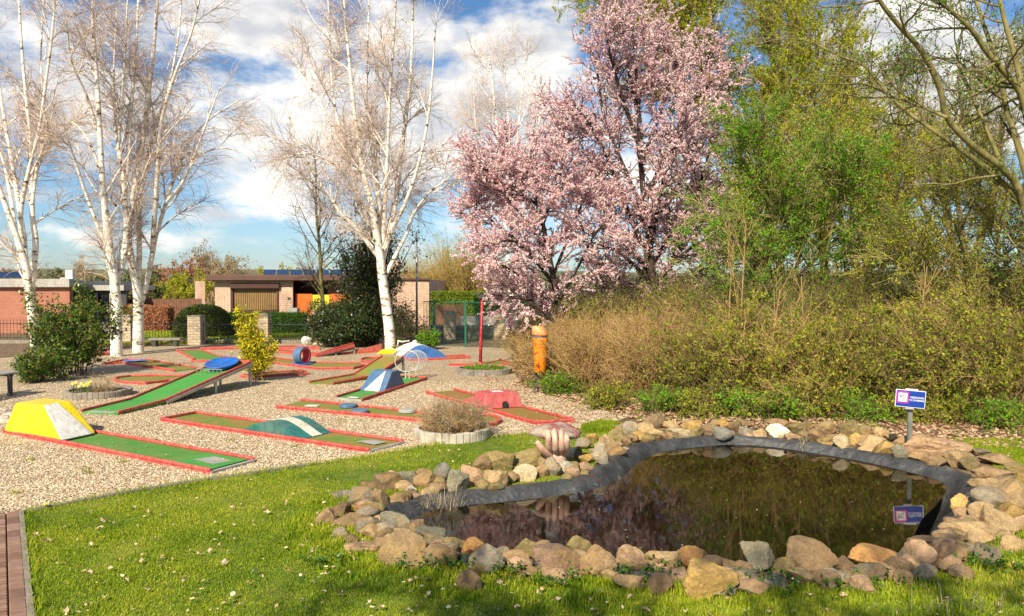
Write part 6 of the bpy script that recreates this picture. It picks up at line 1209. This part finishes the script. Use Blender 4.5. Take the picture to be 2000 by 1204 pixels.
def blades(q, h, w_, lean=.5, name='grass', mt=None, z0=.002):
    n = len(q); th = R.random(n) * 2 * np.pi; H = h[0] + (h[1] - h[0]) * R.random(n) if isinstance(h, tuple) else h * (.55 + .45 * R.random(n)); Wd = w_[0] + (w_[1] - w_[0]) * R.random(n)
    dr = np.stack([np.cos(th), np.sin(th), np.zeros(n)], 1); sd_ = np.stack([-np.sin(th), np.cos(th), np.zeros(n)], 1); b0_ = np.stack([q[:, 0], q[:, 1], np.full(n, z0)], 1); ln_ = lean * R.random(n)
    mid = b0_ + dr * (H * ln_ * .35)[:, None] + UP * (H * .55)[:, None]; tip = b0_ + dr * (H * ln_ * 1.1)[:, None] + UP * H[:, None] * (1 - .25 * ln_)[:, None]
    V = np.stack([b0_ - sd_ * Wd[:, None] / 2, b0_ + sd_ * Wd[:, None] / 2, mid + sd_ * Wd[:, None] * .42, mid - sd_ * Wd[:, None] * .42, tip], 1).reshape(-1, 3)
    i = (np.arange(n) * 5)[:, None]; o = np_obj(name, V, [i + np.array((0, 1, 2, 3)), i + np.array((3, 2, 4))], mt or M['grass'], rnd=np.repeat(R.random(n), 5)); return o
dn = lambda q: np.clip((6.2 / q[:, 1]) ** 2, .12, 1)
q = scatter(lawn_poly, 330000, (-5, 8, 3.6, 12.2), dn); gh = .032 + .022 * np.array([noise.noise(Vector((a_[0] * 2.2, a_[1] * 2.2, 0))) for a_ in q[::1]]) 
tag(blades(q, np.clip(gh, .014, .045) * .75, (.0035, .007), .9), kind='stuff')
# longer tufts against the stones and along the edges
near = [a_ for a_ in (rim[i] - inn[i] * (.18 + .55 * R.random()) for i in R.integers(0, 180, 1500)) if (a_[1] < 6.6 or (a_[0] < -.5 and a_[1] < 9))]
qt = np.vstack([a_ + R.normal(size=(26, 2)) * .035 for a_ in near]); qt = qt[inpoly(qt, lawn_poly)]
tag(blades(qt, (.03, .07), (.004, .008), .8, 'long_grass'), kind='stuff')
e_pts = []
for i in range(1, len(front) - 1): 
    L = np.linalg.norm(front[i + 1] - front[i]); n = int(L * 420); u = R.random(n)[:, None]; e_pts.append((front[i] * (1 - u) + front[i + 1] * u)[:, :2] + R.normal(size=(n, 2)) * .03)
L = 3.2; u = R.random(1200)[:, None]; e_pts.append((A0[None] * (1 - u) + (A0 + udir * 1.2)[None] * u)[:, :2] + R.normal(size=(1200, 2)) * .022 + (.03, .01))
tag(blades(np.vstack(e_pts), (.03, .07), (.004, .007), .9, 'edge_grass'), kind='stuff')
pt_ = [G(1135, 838), G(1175, 828), G(1210, 832), G(1195, 846), G(1150, 848)]
tag(blades(scatter(pt_, 4000, (-1, 3, 8, 13)), (.06, .11), (.005, .009), .7, 'grass_tuft'), kind='stuff')
rp = [G(1860, 860), G(2080, 860), G(2080, 900), G(1935, 900)]; tag(blades(scatter(rp, 9000, (3, 8, 7, 12)), (.03, .06), (.005, .008), .7, 'grass_patch'), kind='stuff')
bp = [gz(a_) for a_ in ((180, 676), (700, 668), (700, 663), (180, 668))]; tag(blades(scatter(bp, 9000, (-20, 0, 20, 32)), (.05, .16), (.01, .02), .8, 'weeds', M['bramble']), kind='stuff')
qh = scatter([G(180, 662), G(640, 662), (-3, 33), (-17, 33)], 26000, (-22, 0, 26, 34)); tag(blades(qh, (.05, .1), (.015, .03), .6, 'garden_grass'), kind='stuff')
# weeds and nettles at the near stones
qn = np.vstack([G(x, y)[:2] + R.normal(size=(26, 2)) * (.12, .05) for x, y in ((640, 1110), (830, 1120), (900, 1115), (1000, 1130), (1080, 1150), (1250, 1110), (1190, 1130), (1290, 1130), (1640, 1160), (1750, 1140), (1910, 1110), (1950, 1120), (1500, 1150), (1400, 1165))])
c3 = np.stack([qn[:, 0], qn[:, 1], .03 + .07 * R.random(len(qn))], 1); v, f, r_ = leaves(np.stack([c3, c3], 1), len(qn) * 4, (.010, .022), .018, t0=0, flat=.5); tag(np_obj('weeds', v, f, M['hedgegreen'], rnd=r_), kind='stuff')
# dead leaves under the thicket
lp = [G(1000, 752), G(1060, 769), G(1120, 788), G(1190, 806), G(1250, 826), G(1400, 838), G(1600, 845), G(1800, 868), G(2080, 885), G(2080, 800), G(1900, 778), G(1400, 760), G(1180, 735), G(1030, 725)]
q = scatter(lp, 26000, (-1, 11, 8, 18)); c3 = np.stack([q[:, 0], q[:, 1], .012 + .03 * R.random(len(q))], 1); v, f, r_ = leaves(np.stack([c3, c3], 1), len(q), (.016, .042), .004, t0=0, asp=.6, flat=.75)
v[:, 2] = np.maximum(v[:, 2], .004); tag(np_obj('leaf_litter', v, f, M['litter'], rnd=r_), kind='stuff')
q = scatter(lp, 1500, (-1, 11, 8, 18)); q = np.vstack([a_ + R.normal(size=(14, 2)) * .05 for a_ in q[:170]]); tag(blades(q, (.04, .12), (.006, .012), .7, 'weeds', M['fresh']), kind='stuff')
# leaves blown onto the gravel edge and everywhere on the lawn (uncountable small bits)
q = scatter(lawn_poly, 1400, (-5, 8, 3.6, 10)); c3 = np.stack([q[:, 0], q[:, 1], np.full(len(q), .045)], 1); v, f, r_ = leaves(np.stack([c3, c3], 1), len(q), (.006, .018), .004, t0=0, flat=.6); tag(np_obj('leaf_crumbs', v, f, M['litter'], rnd=r_), kind='stuff')
q = scatter([G(1000, 752), G(1120, 788), G(1250, 818), G(1100, 830), G(950, 770), G(940, 720)], 1100, (-2, 4, 9, 20)); c3 = np.stack([q[:, 0], q[:, 1], np.full(len(q), .02)], 1); v, f, r_ = leaves(np.stack([c3, c3], 1), len(q), (.012, .03), .004, t0=0, flat=.7); tag(np_obj('leaf_litter', v, f, M['litter'], rnd=r_), kind='stuff')
qn = np.vstack([G(x, y)[:2] + R.normal(size=(26, 2)) * .035 for x, y in ((175, 925), (165, 919), (300, 862), (455, 757), (666, 822), (455, 862), (380, 900), (60, 900), (575, 874), (740, 770), (860, 745), (240, 905), (30, 965), (520, 840), (1010, 765), (1090, 800), (690, 757))])
tag(blades(qn, (.02, .055), (.005, .01), 1.3, 'weeds', M['bramble']), kind='stuff')
# dry bits lying on the lanes
for nm_, pl_ in (('yellow', [(410, 925), (490, 905), (170, 852), (115, 865)]), ('teal', [(720, 884), (780, 869), (610, 842), (575, 856)]), ('teal2', [(320, 823), (383, 812), (530, 830), (470, 845)]), ('pucks', [(545, 798), (588, 787), (820, 815), (800, 825)]), ('box', [(1045, 829), (1115, 826), (1000, 803), (950, 803)]), ('ramp', [(170, 807), (228, 811), (320, 791), (262, 788)])):
    pl_ = [G(x, y, .04) for x, y in pl_]; ax_ = np.array(pl_); q = scatter(pl_, 90, (ax_[:, 0].min(), ax_[:, 0].max(), ax_[:, 1].min(), ax_[:, 1].max())); c3 = np.stack([q[:, 0], q[:, 1], np.full(len(q), .044)], 1); v, f, r_ = leaves(np.stack([c3, c3], 1), len(q), (.005, .014), .0, t0=0, flat=1.)
    v[:, 2] = np.clip(v[:, 2], .04, .052); tag(np_obj('leaf_crumbs', v, f, M['litter'], rnd=r_), kind='stuff')
# pebbles on the near gravel
q = scatter(gravel_edge, 60000, (-10, 3, 6.4, 16), lambda q: np.clip((8 / q[:, 1]) ** 2, .1, 1)); n = len(q)
ov = np.array([(1, 0, 0), (-1, 0, 0), (0, 1, 0), (0, -1, 0), (0, 0, 1), (0, 0, -1)], float); of = np.array([(0, 2, 4), (2, 1, 4), (1, 3, 4), (3, 0, 4), (2, 0, 5), (1, 2, 5), (3, 1, 5), (0, 3, 5)])
sz = (.006 + .008 * R.random(n))[:, None] * np.stack([1 + .3 * R.random(n), .8 + .3 * R.random(n), .55 + .2 * R.random(n)], 1); th = R.random(n) * 6.28; V = ov[None] * sz[:, None] + R.normal(size=(n, 6, 3)) * .0015
co, si = np.cos(th)[:, None], np.sin(th)[:, None]; V = np.stack([V[..., 0] * co - V[..., 1] * si, V[..., 0] * si + V[..., 1] * co, V[..., 2]], -1) + np.stack([q[:, 0], q[:, 1], np.full(n, .007)], 1)[:, None]
tag(np_obj('pebbles', V.reshape(-1, 3), (np.arange(n) * 6)[:, None, None].repeat(8, 1).reshape(-1, 1) + np.tile(of, (n, 1)), M['pebble'], rnd=np.repeat(R.random(n), 6)), kind='stuff')
# countable fallen leaves on the lawn
lv_, lf_ = [], []
def leafmesh():
    out = [(0, 0, 0)]; k = 10
    for i in range(k): r_ = .024 * (1 if i % 2 == 0 else .62) * (1.25 if i == 0 else 1); a_ = 2 * math.pi * i / k; out.append((r_ * math.cos(a_), r_ * .8 * math.sin(a_), .006 * math.sin(a_ * 2) + .004 * (i % 3)))
    return np.array(out), np.array([(0, 1 + i, 1 + (i + 1) % k) for i in range(k)])
lv_, lf_ = leafmesh(); l0 = None
LP = [(129, 1026), (200, 1015), (207, 1018), (224, 1022), (195, 1031), (70, 1043), (92, 1055), (176, 1063), (290, 998), (315, 1006), (456, 1024), (432, 1040), (388, 1081), (437, 1099), (215, 1110), (176, 1117), (247, 1132), (277, 1095), (316, 1088), (287, 1150), (205, 1165), (130, 1195), (470, 1180), (360, 1130), (410, 1075),
      (612, 1137), (633, 1155), (803, 1135), (815, 1130), (680, 1118), (665, 1160), (720, 1177), (744, 1186), (795, 1190), (835, 1162), (976, 1136), (985, 1142), (1052, 1158), (1060, 1150), (1085, 1172), (1160, 1190), (1230, 1165), (1262, 1190), (1340, 1193), (1500, 1195), (1580, 1160), (1650, 1162), (890, 1145), (600, 1060), (610, 1075), (520, 1000), (560, 985), (690, 1090), (640, 1120), (1750, 1195), (1010, 1185), (930, 1120)]
for i, (x, y) in enumerate(LP):
    q = G(x, y, .04)
    if l0 is None: o = np_obj('fallen_leaf', lv_ + q, lf_, M['litter'], rnd=np.full(len(lv_), .75), origin=q); l0 = o
    else: o = l0.copy(); col.objects.link(o); o.location = q
    s_ = .7 + .7 * R.random(); o.scale = (s_, s_, s_); o.rotation_euler = (.5 * R.normal(), .5 * R.normal(), R.random() * 6.28); zn = 'close to the brick path' if x < 215 else 'below the pond stones' if x > 570 and y > 1100 else 'beside the left end of the pond' if x > 500 else 'in the middle of the open lawn'
    sz_ = 'big' if s_ > 1.15 else 'small' if s_ < .9 else 'mid-sized'
    tag(o, sz_ + ' curled pale brown dead leaf lying ' + zn, 'leaf', sz_ + ' dead leaves ' + zn)
# daisies
def flower(name, px, label, grp, rr3, petal, heart, cat_, n=13):
    q = G(px[0], px[1], .045); b_ = MB(); V = [q + (0, 0, .0)]; k = n * 2
    for i in range(k): a_ = 2 * math.pi * i / k; r_ = rr3 * (1 if i % 2 else .72); V.append(q + np.array((r_ * math.cos(a_), r_ * math.sin(a_), .006)))
    t_ = thing(name, label, cat_, q, grp); b_.add(V, [(0, 1 + i, 1 + (i + 1) % k) for i in range(k)]); b_.build('petals', M[petal], t_)
    b_ = MB(); b_.lathe(q, [(rr3 * .32, .002), (rr3 * .3, .008), (0, .011)], 8); b_.build('heart', M[heart], t_); b_ = MB(); b_.tube([q - UP * .04, q], .0018, 4); b_.build('stem', M['fresh'] if False else M['greenpaint'], t_); return t_
d0_ = None
DP = [(637, 1108), (622, 1128), (629, 1122), (651, 1108), (662, 1087), (788, 1138), (824, 1146), (865, 1152), (876, 1187), (633, 982), (587, 1124), (419, 1055), (495, 1116), (397, 1136), (394, 1152), (375, 1171), (450, 1171), (260, 1192), (316, 1087), (238, 1125), (340, 1119), (455, 1161), (262, 991), (1000, 1160), (1455, 1193), (726, 1187)]
for x, y in DP:
    if d0_ is None: d0_ = flower('daisy', (x, y), 'white daisy close to the lower left stones', 'daisies close to the lower left stones', .0155, 'white', 'yellow', 'daisy')
    else:
        o = d0_.copy(); col.objects.link(o); q = G(x, y, .045); o.location = q; s_ = .75 + .45 * R.random(); o.scale = (s_,) * 3; o.rotation_euler = (.3 * R.normal(), .3 * R.normal(), R.random() * 6); zn = 'close to the lower left stones' if 560 < x < 700 else 'in front of the near pond stones' if x >= 700 else 'in the open lawn, left of the pond'; tag(o, 'white daisy ' + zn, None, 'daisies ' + zn)
        for ch in list(d0_.children): c_ = ch.copy(); col.objects.link(c_); c_.parent = o
flower('dandelion', (89, 986), 'lone yellow dandelion at the corner of gravel, path and lawn', None, .032, 'yellow', 'yellow', 'dandelion'); flower('dandelion', (1885, 856), 'yellow dandelion behind the right end of the pond', None, .03, 'yellow', 'yellow', 'dandelion')
# daffodils in the left planter and under the conifer
def daffs(c, n, sx_, sy_, label, cat_='daffodils'):
    t_ = thing('daffodil_clump', label, cat_, c); b_ = MB(); s2 = MB()
    qq = c[:2] + R.normal(size=(n, 2)) * (sx_, sy_)
    for a_ in qq:
        h = .10 + .09 * R.random(); s2.tube([(a_[0], a_[1], c[2]), (a_[0] + .01, a_[1], c[2] + h)], .004, 4); V = [(a_[0], a_[1] - .01, c[2] + h)]
        for i in range(12): th = math.pi * i / 6; r_ = .03 if i % 2 else .016; V.append((a_[0] + r_ * math.cos(th), a_[1] - .012 + .012 * math.sin(th), c[2] + h + r_ * math.sin(th)))
        b_.add(V, [(0, 1 + i, 1 + (i + 1) % 12) for i in range(12)])
    b_.build('flowers', M['yellow'], t_); s2.build('stalks', M['greenpaint'], t_); o = blades(qq.repeat(5, 0) + R.normal(size=(n * 5, 2)) * .03, (.08, .2), (.006, .01), .5, 'leaves', M['hedgegreen'], c[2]); o.parent = t_; o.location = -ORG[t_.name]
daffs(P2 + (-.18, -.2, .09), 10, .13, .05, 'small yellow daffodils in the low left planter'); daffs(gz((500, 694)), 12, .35, .15, 'yellow daffodils behind the blue basin left of the conifer'); daffs(gz((480, 711)), 12, .12, .1, 'yellow flowers at the left foot of the golden conifer'); daffs(gz((665, 678)), 14, .3, .1, 'yellow flowers along the foot of the dark evergreen')
# dry stalks at the lower right corner, red twigs and dry grass on the liner
q = np.vstack([G(1890 + 60 * R.normal(), 1200 + 8 * R.normal())[:2] for _ in range(26)]); tag(blades(q, (.10, .24), (.004, .008), 1.6, 'dry_stalks', M['lavender']), 'dry tan stalks sticking up in the lower right corner', 'dry grass')
b_ = MB()
for i in range(16):
    p0 = G(1165 + 14 * R.normal(), 936 + 5 * R.normal(), .05); dd3 = R.normal(size=3) * (.16, .10, .03); b_.tube([p0, p0 + dd3 * .5 + UP * .02, p0 + dd3], .002, 4)
M['redtwig'] = basic('red twigs', (.10, .035, .025), 5, .7); tag(b_.build('twig_bundle', M['redtwig']), 'bundle of dark red twigs lying on the pond liner by the hand', 'twigs')
q = np.vstack([G(860 + 22 * R.normal(), 988 + 9 * R.normal())[:2] for _ in range(200)]); tag(blades(q, (.05, .16), (.003, .006), 2.2, 'dry_grass', M['lavender'], .01), 'straw coloured dry grass hanging over the liner at the left', 'dry grass')
q = np.vstack([G(1568 + 5 * R.normal(), 862 + 8 * R.normal())[:2] for _ in range(90)]); tag(blades(q, (.06, .16), (.004, .007), 1.6, 'dry_grass', M['lavender'], .01), 'brown dry tuft hanging over the far liner', 'dry grass')
# specks floating on the water
q = []; 
while len(q) < 170:
    a_ = G(900 + 950 * R.random(), 885 + 190 * R.random(), WZ)[:2]
    if inpoly(np.array([a_]), off(.3))[0]: q.append(a_)
q = np.array(q); c3 = np.stack([q[:, 0], q[:, 1], np.full(len(q), WZ + .003)], 1); v, f, r_ = leaves(np.stack([c3, c3], 1), len(q), (.003, .010), .0, t0=0, flat=1.); v[:, 2] = np.clip(v[:, 2], WZ + .001, WZ + .006); tag(np_obj('floating_specks', v, f, M['litter'], rnd=r_), kind='stuff')
# ------------------------------------------------------------------ the trees behind the viewer that shade the near lawn
def W3(*a_): return np.array(a_, float)
off_ = W3(LD.x, LD.y, 0) / math.tan(SUN_EL)
def shade(label, tx, ty, h, spread, nl):
    c = W3(tx, ty, h) - off_ * h; base = W3(c[0], c[1] - .3, 0); st = [([base, base + UP * h * .5, c], .16, .04)]
    for a_ in np.linspace(0, 5.4, 7): st.append(([base + UP * h * .5, (base + UP * h * .5 + c) / 2 + W3(math.cos(a_), math.sin(a_) * .5, .2) * spread * .5, c + W3(math.cos(a_), math.sin(a_) * .5, .05) * spread], .06, .02))
    tree('shade_tree', label, 'tree', base, st, [dict(n=70, t0=.4, t1=1, ang=(25, 60), L=(.5, 1.2), k=8, up=.02, jit=.1, r0=.02, r1=.006, mesh='trunk'), dict(n=600, t0=.1, t1=1, ang=(25, 60), L=(.2, .6), k=6, up=0, jit=.1, r0=.006, r1=.003)], [M['bark'], M['bark'], M['fresh']], leaf=[(2, dict(n=nl, size=(.03, .06), off=.08))])
shade('tree behind the viewer shading the near lawn, left one', .2, 4.7, 7.0, 1.6, 4200); shade('tree behind the viewer shading the near lawn, right one', 3.3, 4.6, 7.4, 1.8, 4200)
